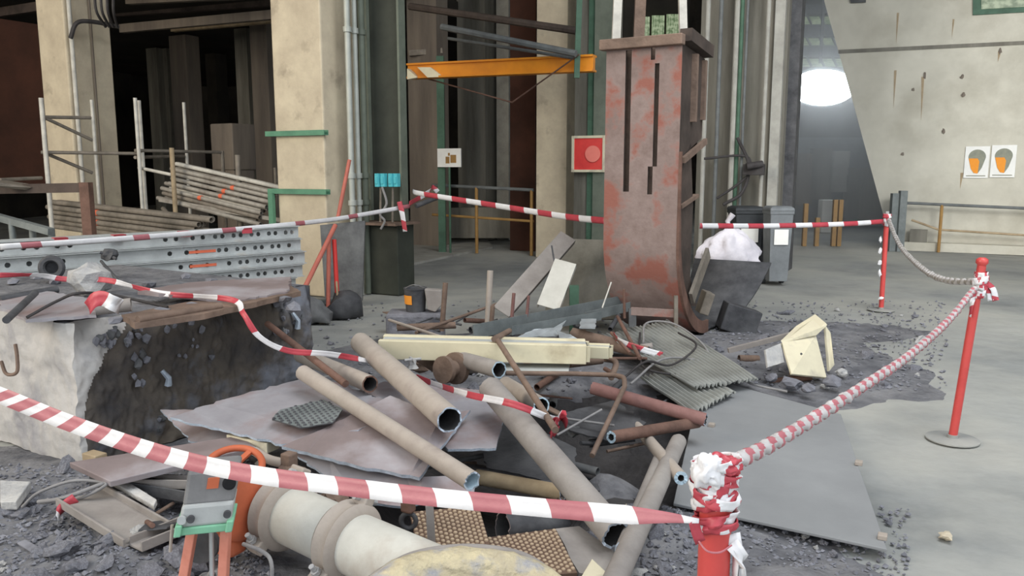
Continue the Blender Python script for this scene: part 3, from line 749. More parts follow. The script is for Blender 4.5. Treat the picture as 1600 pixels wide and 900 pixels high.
# rail along the wall
p0 = onwall(1392, 315) - GD * .35; p1 = onwall(1640, 326) - GD * .35
e = rail('handrail', (p0, p1), ('rail_grey', 'rail_grey', 'rail_yellow'), (.34, .96), 'dark handrail with ochre posts along the pale wall', top=.028, mids=())
mb = MB(); a = onwall(1425, 342) - GD * .35; b_ = onwall(1467, 357) - GD * .35; c_ = onwall(1640, 368) - GD * .35; mb.sweep([a, b_, c_], .02, 8)
tag(mb.build('pipe_run', 'wood_pole'), 'thin ochre pipe low along the pale wall', 'pipe')
for k, px in enumerate((1401, 1413)):
    p = onwall(px, 300) - GD * .5; mb = MB(); mb.bar(V((p.x, p.y, 0)), V((p.x, p.y, onwall(px, 297 if k else 301).z)), .13, .1)
    tag(mb.build('steel_post', 'angle_grey'), ('left', 'right')[k] + ' grey green post leaning against the pale wall', 'post')
mb = MB(); a = onwall(1421, 357) - GD * .2; b_ = onwall(1450, 380) - GD * .2; mb.box(((a + b_) / 2), ((b_ - a).x, .1, a.z - b_.z), GW, GD, UZ)
tag(mb.build('panel', 'concrete_grey'), 'small grey panel at the foot of the pale wall', 'panel')
# concrete kerb along foot of wall
mb = MB(); mb.profile([(-.12, 0), (.12, 0), (.12, .16), (-.12, .16)], V((n0.x, n0.y, 0)) - GD * .15 + GW * .1, V((onwall(1760, 400).x, onwall(1760, 400).y, 0)) - GD * .15)
struct(mb.build('trim_2', 'concrete_wall'), 'low kerb at the foot of the pale wall')

# ================================================================ THE RUSTY CURVED CHUTE
Q = V((1.36, 6.6, 0))                     # near right foot line of the front plate
WL, RR, TOPZ = .655, .92, 2.55
def prof_pt(s_):
    """chute profile: returns (along GD30, z) for a path parameter in metres from the top"""
    straight = TOPZ - RR
    if s_ <= straight: return 0, TOPZ - s_
    s2 = s_ - straight; q_ = RR * math.pi / 2
    if s2 <= q_:
        a = s2 / RR; return RR - RR * math.cos(a), RR - RR * math.sin(a)
    s3 = s2 - q_
    if s3 <= .35: return RR + s3, 0
    s4 = s3 - .35; a = s4 / RR
    return RR + .35 + RR * math.sin(a), RR - RR * math.cos(a)
CA = R(30); CW = V((math.cos(CA), -math.sin(CA), 0)); CD = V((math.sin(CA), math.cos(CA), 0))
def cpt(u, s_, off=0):
    """u across (0 left .. 1 right), s_ down the profile, off outward"""
    a, z = prof_pt(s_); a2, z2 = prof_pt(s_ + .01)
    t = V((a2 - a, z2 - z)).normalized(); n_ = V((t.y, -t.x))
    a += n_.x * off; z += n_.y * off
    return Q - CW * (WL * (1 - u)) + CD * a + UZ * (z + .02)
chute = empty('curved_chute', Q + CD * .8, 'large rusty curved steel chute with slots and red patches', 'chute')
S1 = TOPZ - RR + RR * math.pi / 2 + .02
SLOTS = [(.265, .345, .07, 1.23), (.655, .715, .19, 1.02), (.595, .66, 1.02, 1.25), (.60, .655, .05, .16)]
us = sorted(set([0, 1] + [x for s_ in SLOTS for x in s_[:2]] + [.13, .45, .82]))
ss = sorted(set([0] + [x for s_ in SLOTS for x in s_[2:]] + [S1 * i / 48 for i in range(49)]))
mb = MB(); idx = {}
def vid(i, j, k):
    if (i, j, k) not in idx:
        idx[(i, j, k)] = len(mb.v); mb.v.append(cpt(us[i], ss[j], 0 if k == 0 else -.022))
    return idx[(i, j, k)]
def inslot(i, j):
    if i < 0 or j < 0 or i >= len(us) - 1 or j >= len(ss) - 1: return True
    u_ = (us[i] + us[i + 1]) / 2; s_ = (ss[j] + ss[j + 1]) / 2
    return any(a < u_ < b and c < s_ < d for a, b, c, d in SLOTS)
for i in range(len(us) - 1):
    for j in range(len(ss) - 1):
        if inslot(i, j): continue
        mb.f.append([vid(i, j, 0), vid(i + 1, j, 0), vid(i + 1, j + 1, 0), vid(i, j + 1, 0)]); mb.m.append(0)
        mb.f.append([vid(i, j, 1), vid(i, j + 1, 1), vid(i + 1, j + 1, 1), vid(i + 1, j, 1)]); mb.m.append(1)
        for di, dj, e1, e2 in ((-1, 0, (i, j), (i, j + 1)), (1, 0, (i + 1, j), (i + 1, j + 1)), (0, -1, (i, j), (i + 1, j)), (0, 1, (i, j + 1), (i + 1, j + 1))):
            if inslot(i + di, j + dj):
                mb.f.append([vid(*e1, 0), vid(*e2, 0), vid(*e2, 1), vid(*e1, 1)]); mb.m.append(1)
mb.build('front_plate', ['shell_steel', 'shell_dark'], chute, smooth=35)
# dark liner right behind the front plate (seen through the slots)
mb = MB(); n_ = 30
for j in range(n_ + 1):
    s_ = .04 + (S1 - .1) * j / n_
    mb.v += [cpt(.03, s_, -.07), cpt(.97, s_, -.07)]
for j in range(n_): mb.f.append([2 * j, 2 * j + 1, 2 * j + 3, 2 * j + 2]); mb.m.append(0)
mb.build('liner', 'rust_brown', chute, smooth=40, solid=.01)
# edge flange on the right (thin lit rim) running down the curve
mb = MB(); n_ = 46
for j in range(n_ + 1):
    s_ = .9 + (S1 - .9) * j / n_; wdt = .02 + .09 * min(1, max(0, (s_ - 1.3) / 1.0))
    mb.v += [cpt(1.0, s_, .004), cpt(1.0, s_, -wdt), cpt(1.035, s_, -wdt), cpt(1.035, s_, .004)]
for j in range(n_):
    for k in range(4): mb.f.append([4 * j + k, 4 * j + (k + 1) % 4, 4 * j + 4 + (k + 1) % 4, 4 * j + 4 + k]); mb.m.append(0)
mb.build('edge_flange', 'rust', chute, smooth=40)
# top rim bar
MB().bar(cpt(-.06, 0, .03) + UZ * -.02, cpt(1.03, 0, .03) + UZ * -.02, .09, .085).build('top_rim', 'rust_brown', chute, bevel=.008)
MB().bar(cpt(1.03, 0, -.02) + UZ * .02, cpt(1.03, 0, -.02) + CD * .62 - UZ * .04, .10, .10).build('side_rim', 'shell_dark', chute)
# side plate high up with its slanted lower edge, stiffener ribs
R0 = cpt(1, 0)
def sp(a, z): return Q + CD * a + UZ * z
mb = MB(); mb.prism([sp(.03, TOPZ - .03), sp(.62, TOPZ - .08), sp(.60, TOPZ - .75), sp(.05, 1.62), sp(.03, 1.55)], -CW * .02)
side_ = mb.build('side_plate', 'shell_dark', chute)
mb = MB()
mb.bar(sp(.28, TOPZ - .08), sp(.28, 1.92), .05, .09, up=CW); mb.build('rib', 'rust_brown', side_)
mb = MB(); mb.bar(sp(.56, TOPZ - .1), sp(.56, 1.95), .05, .07, up=CW); mb.build('rib', 'rust_brown', side_)
MB().bar(sp(.62, TOPZ - .78) + CW * .03, sp(.02, 1.60) + CW * .03, .05, .03, up=CW).build('rib', 'rust_brown', side_)
# inner web plates lower down
mb = MB(); mb.prism([sp(.10, 1.55), sp(.30, 1.75), sp(.42, 1.2), sp(.40, .6), sp(.62, .3), sp(.3, .35), sp(.08, .95)], -CW * .02)
mb.build('side_plate', 'shell_dark', chute)
MB().bar(sp(.05, 1.22), sp(.5, 1.30), .03, .05, up=CW).build('rib', 'rust_brown', chute)
MB().bar(sp(.30, .42) + CW * .05, sp(.75, .78) + CW * .05, .12, .03, up=CW).build('stiffener_bar', 'tube_dull', chute)
# rear wall of the chute: the other end of the curve rising again
mb = MB(); n_ = 22; s0, s1_ = S1 - .1, S1 + .33 + RR * 1.15
for j in range(n_ + 1):
    s_ = s0 + (s1_ - s0) * j / n_; f = max(0, (j / n_ - .2))
    mb.v += [cpt(.25, s_, 0), cpt(1.0 + .62 * f, s_, 0)]
for j in range(n_): mb.f.append([2 * j, 2 * j + 1, 2 * j + 3, 2 * j + 2]); mb.m.append(0)
mb.build('rear_plate', 'steel_dark', chute, smooth=40, solid=.02)
# two pale posts standing on top of the chute
a = cpt(.06, 0, -.1); b_ = PY(968, -20, a.y); b_ = V((b_.x, a.y, b_.z + .4))
tag(MB().bar(V((a.x, a.y, TOPZ)), b_, .07, .06).build('steel_post', 'post_pale'), 'left pale post standing on the rusty chute', 'post')
a = cpt(.97, 0, -.08)
tag(MB().bar(V((a.x, a.y, TOPZ)), V((a.x - .05, a.y, TOPZ + .9)), .06, .05).build('steel_post', 'post_pale'), 'right pale post standing on the rusty chute', 'post')
a = cpt(.28, 0, -.25)
tag(MB().bar(V((a.x, a.y, TOPZ)), V((a.x + .02, a.y, TOPZ + .9)), .09, .06).build('steel_post', 'rust_brown'), 'brown upright just inside the left pale post on the chute', 'post')
# green-lit window behind the chute top
for k in range(3):
    x0 = 996 + k * 23; e = MB().box((PY(x0, 28 - k * 2, 16) + PY(x0 + 18, 60 - k * 2, 16)) / 2, (.24, .04, .42)); o = e.build('window_%d' % (12 + k), 'lit_pane'); struct(o, 'green lit window pane above the rusty chute')
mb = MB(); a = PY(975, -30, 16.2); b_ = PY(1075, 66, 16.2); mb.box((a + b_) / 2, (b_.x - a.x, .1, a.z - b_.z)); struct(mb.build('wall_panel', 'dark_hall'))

# ================================================================ WHEELIE BINS AND BAG
def wheelie(px0, px1, pytop, Y, m, label, paperlab):
    t = PY((px0 + px1) / 2, pytop, Y); wd = (PY(px1, pytop, Y) - PY(px0, pytop, Y)).x * .9; h = t.z
    e = empty('wheelie_bin', V((t.x, t.y, 0)), label, 'bin')
    c = V((t.x, t.y, 0)); mb = MB(); k = .8; hw = wd / 2; hd = hw * 1.1
    def ring(z, f): return [c + X1 * (i * hw * f) + Y1 * (j * hd * f) + UZ * z for i, j in ((-1, -1), (1, -1), (1, 1), (-1, 1))]
    vs = ring(.06, k) + ring(h - .1, 1) + ring(h - .1, 1.07) + ring(h - .06, 1.07)
    mb.add(vs, [(i + 4 * l, (i + 1) % 4 + 4 * l, (i + 1) % 4 + 4 * l + 4, i + 4 * l + 4) for l in range(3) for i in range(4)] + [(0, 1, 2, 3), (12, 13, 14, 15)])
    mb.build('body', m, e, bevel=.01)
    vs = ring(h - .06, 1.1) + ring(h - .02, 1.06) + ring(h, .85)
    MB().add(vs, [(i + 4 * l, (i + 1) % 4 + 4 * l, (i + 1) % 4 + 4 * l + 4, i + 4 * l + 4) for l in range(2) for i in range(4)] + [(0, 1, 2, 3), (8, 9, 10, 11)]).build('lid', 'bin_dark' if m == 'bin_dark' else m, e, bevel=.01)
    MB().rod(c + Y1 * (hd + .05) - X1 * hw * .9 + UZ * (h - .08), c + Y1 * (hd + .05) + X1 * hw * .9 + UZ * (h - .08), .015).build('handle', m, e)
    for sx in (-1, 1): MB().lathe([(.1, -.02), (.1, .02)], c + X1 * (sx * hw * .85) + Y1 * hd * .8 + UZ * .1, axis=X1, n=16).build('wheel', 'bin_dark', e)
    zz = h * .62
    MB().box(c - Y1 * (hd * .96 + .012) + UZ * zz, (wd * .62, .004, .2), X1, (Y1 + UZ * -.08).normalized(), UZ).build('paper_notice', 'paper', e)
wheelie(1142, 1190, 322, 11.2, 'bin_dark', 'dark wheelie bin with a paper notice behind the white bag', '')
wheelie(1197, 1236, 322, 10.6, 'bin_grey', 'grey wheelie bin with a white notice, rightmost of the bins', '')
mb = MB(); c = PY(1195, 330, 11.35); mb.lathe([(.22, 0), (.30, .15), (.31, .85), (.2, .97)], V((c.x, c.y, 0)), n=20)
tag(mb.build('drum', 'steel_dark', smooth=40), 'dark squat drum behind the grey bin', 'drum')
# crumpled white bag: puckered cloth surface gathered at its neck
bm = bmesh.new(); bmesh.ops.create_icosphere(bm, subdivisions=4, radius=1)
c = PY(1140, 392, 8.7); mb = MB()
for v in bm.verts:
    p = v.co.copy(); az = math.atan2(p.y, p.x)
    k = 1 + .16 * math.sin(az * 7 + p.z * 3) * (.4 + .6 * abs(p.z)) + .30 * noise.noise(p * 2.3 + V((3, 1, 0))) + .13 * noise.noise(p * 6)
    nk = 1 - .62 * max(0, p.z) ** 1.2
    mb.v.append(c + V((p.x * .32 * k * nk, p.y * .17 * k * nk, p.z * .27 * (1 + .25 * noise.noise(V((p.x * 3, p.y * 3, 5)))))))
for f in bm.faces: mb.f.append([v.index for v in f.verts]); mb.m.append(0)
bm.free()
bag = empty('rubbish_bag', c - UZ * .27, 'crumpled white plastic bag hung beside the rusty chute', 'bag')
mb.build('bag', 'bag_white', bag, smooth=60)
mb = MB(); mb.sweep([c + V((0, 0, .22)), c + V((-.03, .02, .32)), c + V((.02, 0, .4))], .02, 8, r1=.035); mb.build('neck', 'bag_white', bag, smooth=60)
# dark things round the foot of the chute
for (x0, x1, y0, y1, Y, z, m, lb, nm) in ((1128, 1180, 478, 520, 7.5, .12, 'steel_dark', 'tilted dark block at the right foot of the chute', 'steel_block'), (1095, 1108, 455, 490, 7.6, .2, 'tube_dull', 'short pale offcut leaning inside the chute foot', 'offcut')):
    c = PY((x0 + x1) / 2, (y0 + y1) / 2, Y); a = PY(x0, y0, Y); b_ = PY(x1, y1, Y)
    mb = MB(); mb.box(c, ((b_ - a).x, .2, (a - b_).z), V((.94, -.2, -.28)).normalized(), Y1, V((.28, 0, .96)).normalized())
    tag(mb.build(nm, m, bevel=.01), lb, 'scrap')

# ================================================================ CONCRETE BLOCK AT LEFT
BH = .76
bc = V((PZ(110, 507, BH).x, PZ(110, 507, BH).y, 0))
be = V((PZ(484, 446, BH).x, PZ(484, 446, BH).y, 0))
bd = (be - bc).normalized(); bl = (be - bc).length; bn = V((-bd.y, bd.x, 0)); bw = 2.2
mb = MB(); nu, nz = 200, 50
def bpt(u, z, face):
    if face == 's':
        p = bc + bd * (u * bl) + UZ * (z * BH)
        chip = max(0, z - .72) * .35 * (0.5 + noise.noise(V((u * 9, 0, 3)))) + .035 * noise.noise(V((u * 6, z * 3, 1))) + .02 * noise.noise(V((u * 20, z * 9, 2))) + .012 * noise.noise(V((u * 55, z * 22, 2)))
        # arched hollow bitten out of the near end
        return p + bn * chip
    p = bc + bn * (u * bw) + UZ * (z * BH)
    ch = .02 * noise.noise(V((u * 8, z * 4, 7))) + .008 * noise.noise(V((u * 40, z * 16, 7))) + max(0, z - .7) * .25 * (0.4 + noise.noise(V((u * 10, 0, 9))))
    return p + bd * ch
for j in range(nz + 1):
    for i in range(nu + 1):
        mb.v.append(bpt(i / nu, j / nz, 's') + (bd * (.02 * noise.noise(V((0, j / nz * 4, 7)))) if i == 0 else V((0, 0, 0))))
for j in range(nz):
    for i in range(nu):
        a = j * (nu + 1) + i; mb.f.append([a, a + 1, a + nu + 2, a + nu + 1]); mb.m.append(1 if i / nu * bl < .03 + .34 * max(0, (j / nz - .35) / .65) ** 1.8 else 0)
b0 = len(mb.v)
for j in range(nz + 1):
    for i in range(nu + 1):
        mb.v.append(bpt(i / nu, j / nz, 'e') if i else mb.v[j * (nu + 1)].copy())
for j in range(nz):
    for i in range(nu):
        a = b0 + j * (nu + 1) + i; mb.f.append([a, a + 1, a + nu + 2, a + nu + 1]); mb.m.append(1)
# top, back, far end
b1 = len(mb.v); nt = 24
for j in range(nt + 1):
    for i in range(nt + 1):
        u, v_ = i / nt, j / nt
        p = bc + bd * (u * bl) + bn * (v_ * bw) + UZ * (BH + (.02 * noise.noise(V((u * 12, v_ * 12, 0))) if 0 < i < nt and 0 < j < nt else 0))
        if j == 0: p = mb.v[nz * (nu + 1) + round(u * nu)].copy()
        elif i == 0: p = mb.v[b0 + nz * (nu + 1) + round(v_ * nu)].copy()
        mb.v.append(p)
for j in range(nt):
    for i in range(nt):
        a = b1 + j * (nt + 1) + i; mb.f.append([a, a + 1, a + nt + 2, a + nt + 1]); mb.m.append(2)
e1 = bc + bd * bl; mb.add([e1, e1 + bn * bw, e1 + bn * bw + UZ * BH, e1 + UZ * BH], [(0, 1, 2, 3)], 0)
e1 = bc + bn * bw; mb.add([e1, e1 + bd * bl, e1 + bd * bl + UZ * BH, e1 + UZ * BH], [(0, 1, 2, 3)], 0)
blk = mb.build('concrete_block', ['block_side', 'block_end', 'ash_soil'], smooth=60)
tag(blk, 'huge broken concrete foundation block with a pale end face', 'block')
# steel loop set in the pale end
mb = MB(); q = [PY(24, 538, 4.05), PY(27, 560, 4.02), PY(26, 582, 4.0), PY(10, 584, 4.05), PY(2, 565, 4.1)]
mb.sweep(spline(q, 5), .009, 8); tag(mb.build('rebar_loop', 'rust_brown', smooth=50), 'rusty steel loop set in the pale end of the block', 'rebar')
# rubble fringe and scrap on the block top
def onblk(px, py, z=BH): return PZ(px, py, z)
def sheet(name, pix, t, m, label, cat, me=None, jag=0, seed=0, group=None, parent=None):
    """plate from (px,py,z) corners; jag roughens the outline like a flame-cut edge"""
    P_ = [PZ(*q_) for q_ in pix]
    if jag:
        out = []; n = len(P_); c = sum(P_, V()) / n
        for i in range(n):
            a, b_ = P_[i], P_[(i + 1) % n]; L = (b_ - a).length; k = max(2, int(L / .035))
            for j in range(k):
                q_ = a.lerp(b_, j / k); dd = (c - q_).normalized()
                out.append(q_ + dd * (jag * (noise.noise(V((j * .9 + seed, i * 5.1, 2)))) if j else 0))
        P_ = out
    mb = MB(); mb.slab(P_, t, 0, 1 if me else None)
    o = mb.build(name, [m] + ([me] if me else []), parent)
    if parent is None: tag(o, label, cat, group)
    return o
sheet('steel_plate', [(262, 446, .84), (310, 440, .84), (455, 432, .82), (450, 455, .80), (368, 470, .80), (215, 455, .84)], .02, 'plate_brown', 'flat brown plate lying on top of the concrete block', 'plate', jag=.03, seed=4)
sheet('steel_plate', [(190, 492, .80), (300, 470, .79), (368, 469, .79), (455, 446, .79), (470, 455, .79), (320, 490, .79), (210, 505, .79)], .03, 'rust_brown', 'long rusty strip along the front edge of the block', 'plate', jag=.02, seed=9)
sheet('steel_plate', [(0, 462, .80), (60, 452, .82), (160, 470, .82), (150, 492, .80), (40, 500, .79), (0, 480, .79)], .015, 'plate_dusty', 'dusty grey sheet on the left of the block top', 'plate', jag=.03, seed=2)
mb = MB(); c = onblk(140, 452, .8); mb.rock(c + UZ * .05, (.13, .10, .105), 11, sub=2, rough=.25)
tag(mb.build('concrete_chunk', 'stone_pale'), 'rounded grey lump of concrete on top of the block', 'rubble')
rod_ = lambda nm, a, b_, r, m, lb, cat='pipe', n=12: tag(MB().rod(a, b_, r, n).build(nm, m, smooth=50), lb, cat)
rod_('iron_bar', onblk(0, 468, .80), onblk(90, 452, .82), .022, 'steel_dark', 'dark round bar at the left end of the block top', 'bar')
rod_('iron_bar', onblk(10, 500, .83), onblk(55, 458, .86), .018, 'steel_dark', 'dark bar slanting at the left corner of the block', 'bar')
rod_('iron_bar', onblk(215, 500, .80), onblk(345, 478, .80), .02, 'rust_brown', 'rusty bar on the block under the wrapped tape', 'bar')
mb = MB(); mb.sweep(spline([onblk(42, 496, .8), onblk(90, 470, .86), onblk(125, 458, .9), onblk(180, 462, .84), onblk(262, 480, .8)], 7), .008, 8)
tag(mb.build('cable', 'cable_black', smooth=50), 'thin black cable arched over the block top', 'cable')
mb = MB(); mb.pipe(onblk(150, 482, .83), onblk(205, 476, .84), .035); tag(mb.build('short_pipe', 'dusty_grey_pipe', smooth=50), 'short grey pipe stub wrapped in striped tape', 'pipe')
ribbon('barrier_tape', [onblk(136, 482, .86), onblk(146, 470, .90), onblk(160, 467, .91), onblk(178, 474, .89), onblk(190, 480, .86)], .075, .12, 'knot of striped tape round the pipe stub on the block', 'tape', twn=1.2)
for k, (px, py, s_) in enumerate(((300, 478, .04), (350, 475, .05), (400, 462, .05), (430, 458, .06), (200, 492, .04), (250, 488, .05), (330, 440, .05), (290, 432, .04), (232, 445, .05), (410, 446, .06), (445, 468, .05), (460, 480, .05), (180, 500, .04), (85, 440, .05), (60, 432, .05), (20, 440, .04))):
    mb = MB(); mb.rock(onblk(px, py, BH + .015), (s_, s_ * .8, s_ * .6), 50 + k)
    tag(mb.build('stone', 'stone'), 'grey stone chip on the block top, %s of the row' % ('leftmost' if px < 70 else 'left part' if px < 220 else 'middle' if px < 340 else 'right part' if px < 440 else 'rightmost'), 'stone', 'stone chips on the block')
# metallic clumps stuck on the block side
rr_ = random.Random(5)
def onside(px, py, off=.02):
    d = ray(px, py); o_ = V((0, 0, CAMH)); nn = -bn; return o_ + d * ((bc - o_).dot(nn) / d.dot(nn)) + nn * off
for g, (x0, x1, y0, y1, n) in enumerate(((145, 228, 508, 540, 26), (205, 232, 540, 600, 9), (240, 330, 490, 560, 10), (245, 256, 640, 672, 4), (400, 470, 470, 520, 12))):
    for k in range(n):
        p = onside(rr_.uniform(x0, x1), rr_.uniform(y0, y1)); s_ = rr_.uniform(.009, .026)
        mb = MB(); mb.rock(p, (s_, s_ * .8, s_ * 1.1), rr_.randint(0, 999)); tag(mb.build('slag_lump', 'galv_dark' if rr_.random() < .4 else 'stone'), 'blue grey slag lump on the block side, ' + ('upper left cluster', 'below the upper left cluster', 'middle scatter', 'lowest on the face', 'right end cluster')[g], 'slag', 'slag lumps on the block side')
for k, (x0, y0, x1, y1) in enumerate(((248, 578, 256, 600), (452, 488, 458, 512))):
    mb = MB(); a = onside(x0, y0, .03); b_ = onside(x1, y1, .04); mb.sweep([a, a.lerp(b_, .5) + V((.02, 0, 0)), b_], .012, 6, r1=.022); tag(mb.build('slag_drip', 'cut_edge', smooth=60), ('bright drip of slag low on the block side', 'white drip of slag at the right end of the block')[k], 'slag')

# ================================================================ PERFORATED STEEL WALERS (stack at left)
wl_R = V((PY(466, 360, 8.0).x, 8.0, 0)); wl_L = V((PY(-120, 380, 5.9).x, 5.9, 0))
wd_ = (wl_R - wl_L).normalized(); wn = V((wd_.y, -wd_.x, 0)); wlen = (wl_R - wl_L).length
wt = PY(460, 353, 8.0).z
def waler(s0, s1, z0, back, shift, hr, label, hole_groups, mark=None):
    """double channel beam with round holes; s0..s1 metres along the stack measured from its left end"""
    H_ = .117; D_ = .10
    o_ = wl_L - wn * back
    e = empty('perforated_beam', o_ + wd_ * ((s0 + s1) / 2) + UZ * z0, label, 'beam', 'perforated steel beams stacked at left')
    mb = MB(); cells = []; pos = s0; L = []
    for (g0, g1, dist) in hole_groups:
        x = g0
        while x <= g1: L.append(x); x += dist if len(L) % 2 else dist * .62
    L = [x for x in L if s0 + .05 < x < s1 - .05]
    for x in L:
        if x - .03 > pos: cells.append((pos, x - .03, None))
        cells.append((x - .03, x + .03, H_ * .5)); pos = x + .03
    cells.append((pos, s1, None))
    mb.holed(o_ + UZ * z0, wd_, UZ, 0, H_, cells, .021)
    mb2 = MB()
    # flanges
    for zz in (z0, z0 + H_): mb.box(o_ + wd_ * ((s0 + s1) / 2) + wn * (.018) + UZ * zz, (s1 - s0, .045, .008), wd_, wn, UZ)
    mb.box(o_ + wd_ * ((s0 + s1) / 2) - wn * D_ + UZ * (z0 + H_ / 2), (s1 - s0, .006, H_), wd_, wn, UZ)
    for zz in (z0 + .003, z0 + H_ - .003): mb.box(o_ + wd_ * ((s0 + s1) / 2) - wn * (D_ / 2) + UZ * zz, (s1 - s0, D_, .006), wd_, wn, UZ)
    mb.build('channel', 'galvanised', e)
    if mark:
        for (m0, m1, dz) in mark: MB().box(o_ + wd_ * ((m0 + m1) / 2) + UZ * (z0 + H_ * dz) + wn * .004, (m1 - m0, .003, .025), wd_, wn, UZ).build('paint_mark', 'orange_mark', e)
HG = [(.3, 1.4, .155), (2.35, 3.1, .155)]
zz = wt - .117
names = ['top', 'second', 'third', 'fourth', 'fifth', 'lowest']
for k in range(6):
    sh = (0, .03, .12, .05, .1, .02)[k]
    hg = [(.25 + sh, 1.0, .15), (1.75 + sh, 2.15, .15), (wlen - .85 + sh, wlen - .05, .11)]
    waler(-.6, wlen + (0, .02, .06, .03, -.05, .02)[k], zz - k * .129, 0, 0, 1, names[k] + ' perforated steel beam on the front face of the left stack', hg, mark=[(1.95, 2.2, .5)] if k in (1, 2) else None)
waler(-.6, wlen - .05, zz, .14, 0, 1, 'perforated steel beam lying behind the top one of the left stack', [(9, 9.1, 1)])
for k in range(2):
    mb = MB(); p = wl_L + wd_ * (.7 if k == 0 else wlen - .6) - wn * .07; mb.box(p + UZ * (zz - 5 * .129 - .01) * .5, (.12, .3, max(.02, zz - 5 * .129 - .01)), wd_, wn, UZ)
    tag(mb.build('timber_bearer', 'wood_pole'), ('left', 'right')[k] + ' timber bearer under the stacked perforated beams', 'timber')
# red rags / clips on the top edge
for k, px in enumerate((107, 197, 296, 386)):
    s_ = (px - 0) / 466; p = PY(px, 377 - 24 * s_ + 1, 6.05 + 1.95 * s_ ** 1.3)
    q = wl_L + wd_ * ((p - wl_L).dot(wd_)) ; q.z = wt + .004
    mb = MB(); mb.box(q + wn * .01, (.1, .09, .012), wd_, wn, UZ); mb.box(q + wn * .052 - UZ * .02, (.1, .006, .05), wd_, wn, UZ)
    tag(mb.build('edge_clip', 'tape_red'), ('leftmost', 'second from left', 'third from left', 'rightmost')[k] + ' red clip on the top edge of the perforated beams', 'clip')
# slanting thin bar against the walers
rod_('iron_bar', PY(158, 408, 5.6), PY(190, 445, 5.3), .01, 'steel_dark', 'short dark bar leaning on the perforated beams', 'bar')
mb = MB(); c = PY(171, 398, 6.3); mb.rock(c, (.06, .04, .05), 4, sub=2); mb.sweep([c + V((-.06, -.03, .02)), c, c + V((.07, -.04, -.03))], .012, 6)
tag(mb.build('coupler', 'steel_dark'), 'dark coupler sticking out of the perforated beams', 'coupler')
mb = MB(); mb.lathe([(.07, 0), (.085, .02), (.07, .04), (.05, .04), (.04, .02), (.05, 0)], PY(82, 418, 5.4), axis=(0.3, -1, .1), n=20)
tag(mb.build('roller', 'steel_dark', smooth=40), 'round dark roller leaning at the left of the perforated beams', 'roller')

# ================================================================ SCAFFOLD TUBES IN RACKS
tdir = GW
def tube_at(px0, py0, px1, Y, r, m, label, grp, mark=None, drop=.1):
    a = PY(px0, py0, Y); d = ray(px1, 300); t = 0
    # walk along the grid until the requested pixel column
    o_ = V((0, 0, CAMH)); k = d.x / d.y
    t = (k * a.y - a.x) / (GW.x - k * GW.y)
    b_ = a + GW * t - UZ * drop * t
    e = empty('scaffold_tube', V(((a.x + b_.x) / 2, (a.y + b_.y) / 2, a.z - r)), label, 'tube', grp)
    MB().pipe(a, b_, r, r * .8, n=12).build('tube', m, e, smooth=50)
    if mark is not None:
        c = a.lerp(b_, mark); MB().rod(c - GW * .03, c + GW * .03, r * 1.12).build('collar', 'orange_mark', e, smooth=50)
rt = random.Random(11)
rowlab = ['topmost', 'second', 'third', 'fourth', 'fifth', 'sixth', 'seventh', 'lowest']
for k in range(8):
    for j in range(3):
        px0 = 276 - k * 3.6 + rt.uniform(-6, 6) + j * 3; py0 = 256 + k * 7.6
        tube_at(px0, py0, 440 - k * 5 + rt.uniform(-8, 3), 10.9 + j * .08, .028, rt.choice(['tube_steel', 'tube_steel', 'tube_dull', 'post_pale']), ('%s row of the racked scaffold tubes, %s' % (rowlab[k], ('front tube', 'middle tube', 'rear tube')[j])), 'tubes in the upper rack', rt.uniform(.3, .8) if j == 0 and k in (2, 3, 4, 5) else None, .16)
for k in range(6):
    for j in range(5):
        px0 = 78 + k * 1 + rt.uniform(-5, 5) + j * 4; py0 = 316 + k * 7.5
        tube_at(px0, py0, 318 + rt.uniform(-10, 16) - k * 4, 10.75 + j * .085, .034, rt.choice(['tube_steel', 'tube_dull', 'tube_dull', 'tube_dull']), '%s row of the lower tube heap, %s from front' % (['topmost', 'second', 'third', 'fourth', 'fifth', 'lowest'][k], ['first', 'second', 'third', 'fourth', 'fifth'][j]), 'tubes in the lower heap', rt.uniform(.2, .8) if j == 0 and k in (1, 2, 3) else None, .05)
# brown drape of sheeting over the heap
mb = MB(); 
# rack uprights
ups = [(64, 153, 372, 10.2, 'post_pale', .028, 'tall pale scaffold post, leftmost'), (143, 156, 350, 10.8, 'post_pale', .022, 'pale scaffold post in front of the stained column'),
       (211, 153, 328, 10.8, 'post_pale', .024, 'tall pale scaffold post, left of the close pair'), (217, 157, 326, 10.9, 'post_pale', .024, 'tall pale scaffold post, right of the close pair'),
       (287, 160, 245, 12.2, 'post_pale', .024, 'pale scaffold post above the racked tubes'), (268, 231, 333, 10.6, 'wood_pole', .030, 'tan upright holding the left end of the racked tubes'),
       (347, 236, 262, 11.9, 'tube_dull', .028, 'short grey upright behind the racked tubes'), (371, 242, 345, 10.4, 'tube_dull', .034, 'brown upright in front of the racked tubes'),
       (430, 262, 330, 11.6, 'tube_dull', .026, 'grey upright at the right end of the racked tubes'), (155, 322, 366, 10.5, 'tube_dull', .026, 'short grey upright in front of the lower tube heap')]
for px, y0, y1, Y, m, r, lb in ups:
    a = PY(px, y0, Y); rod_('scaffold_post', V((a.x, a.y, 0)), a, r, m, lb, 'post')
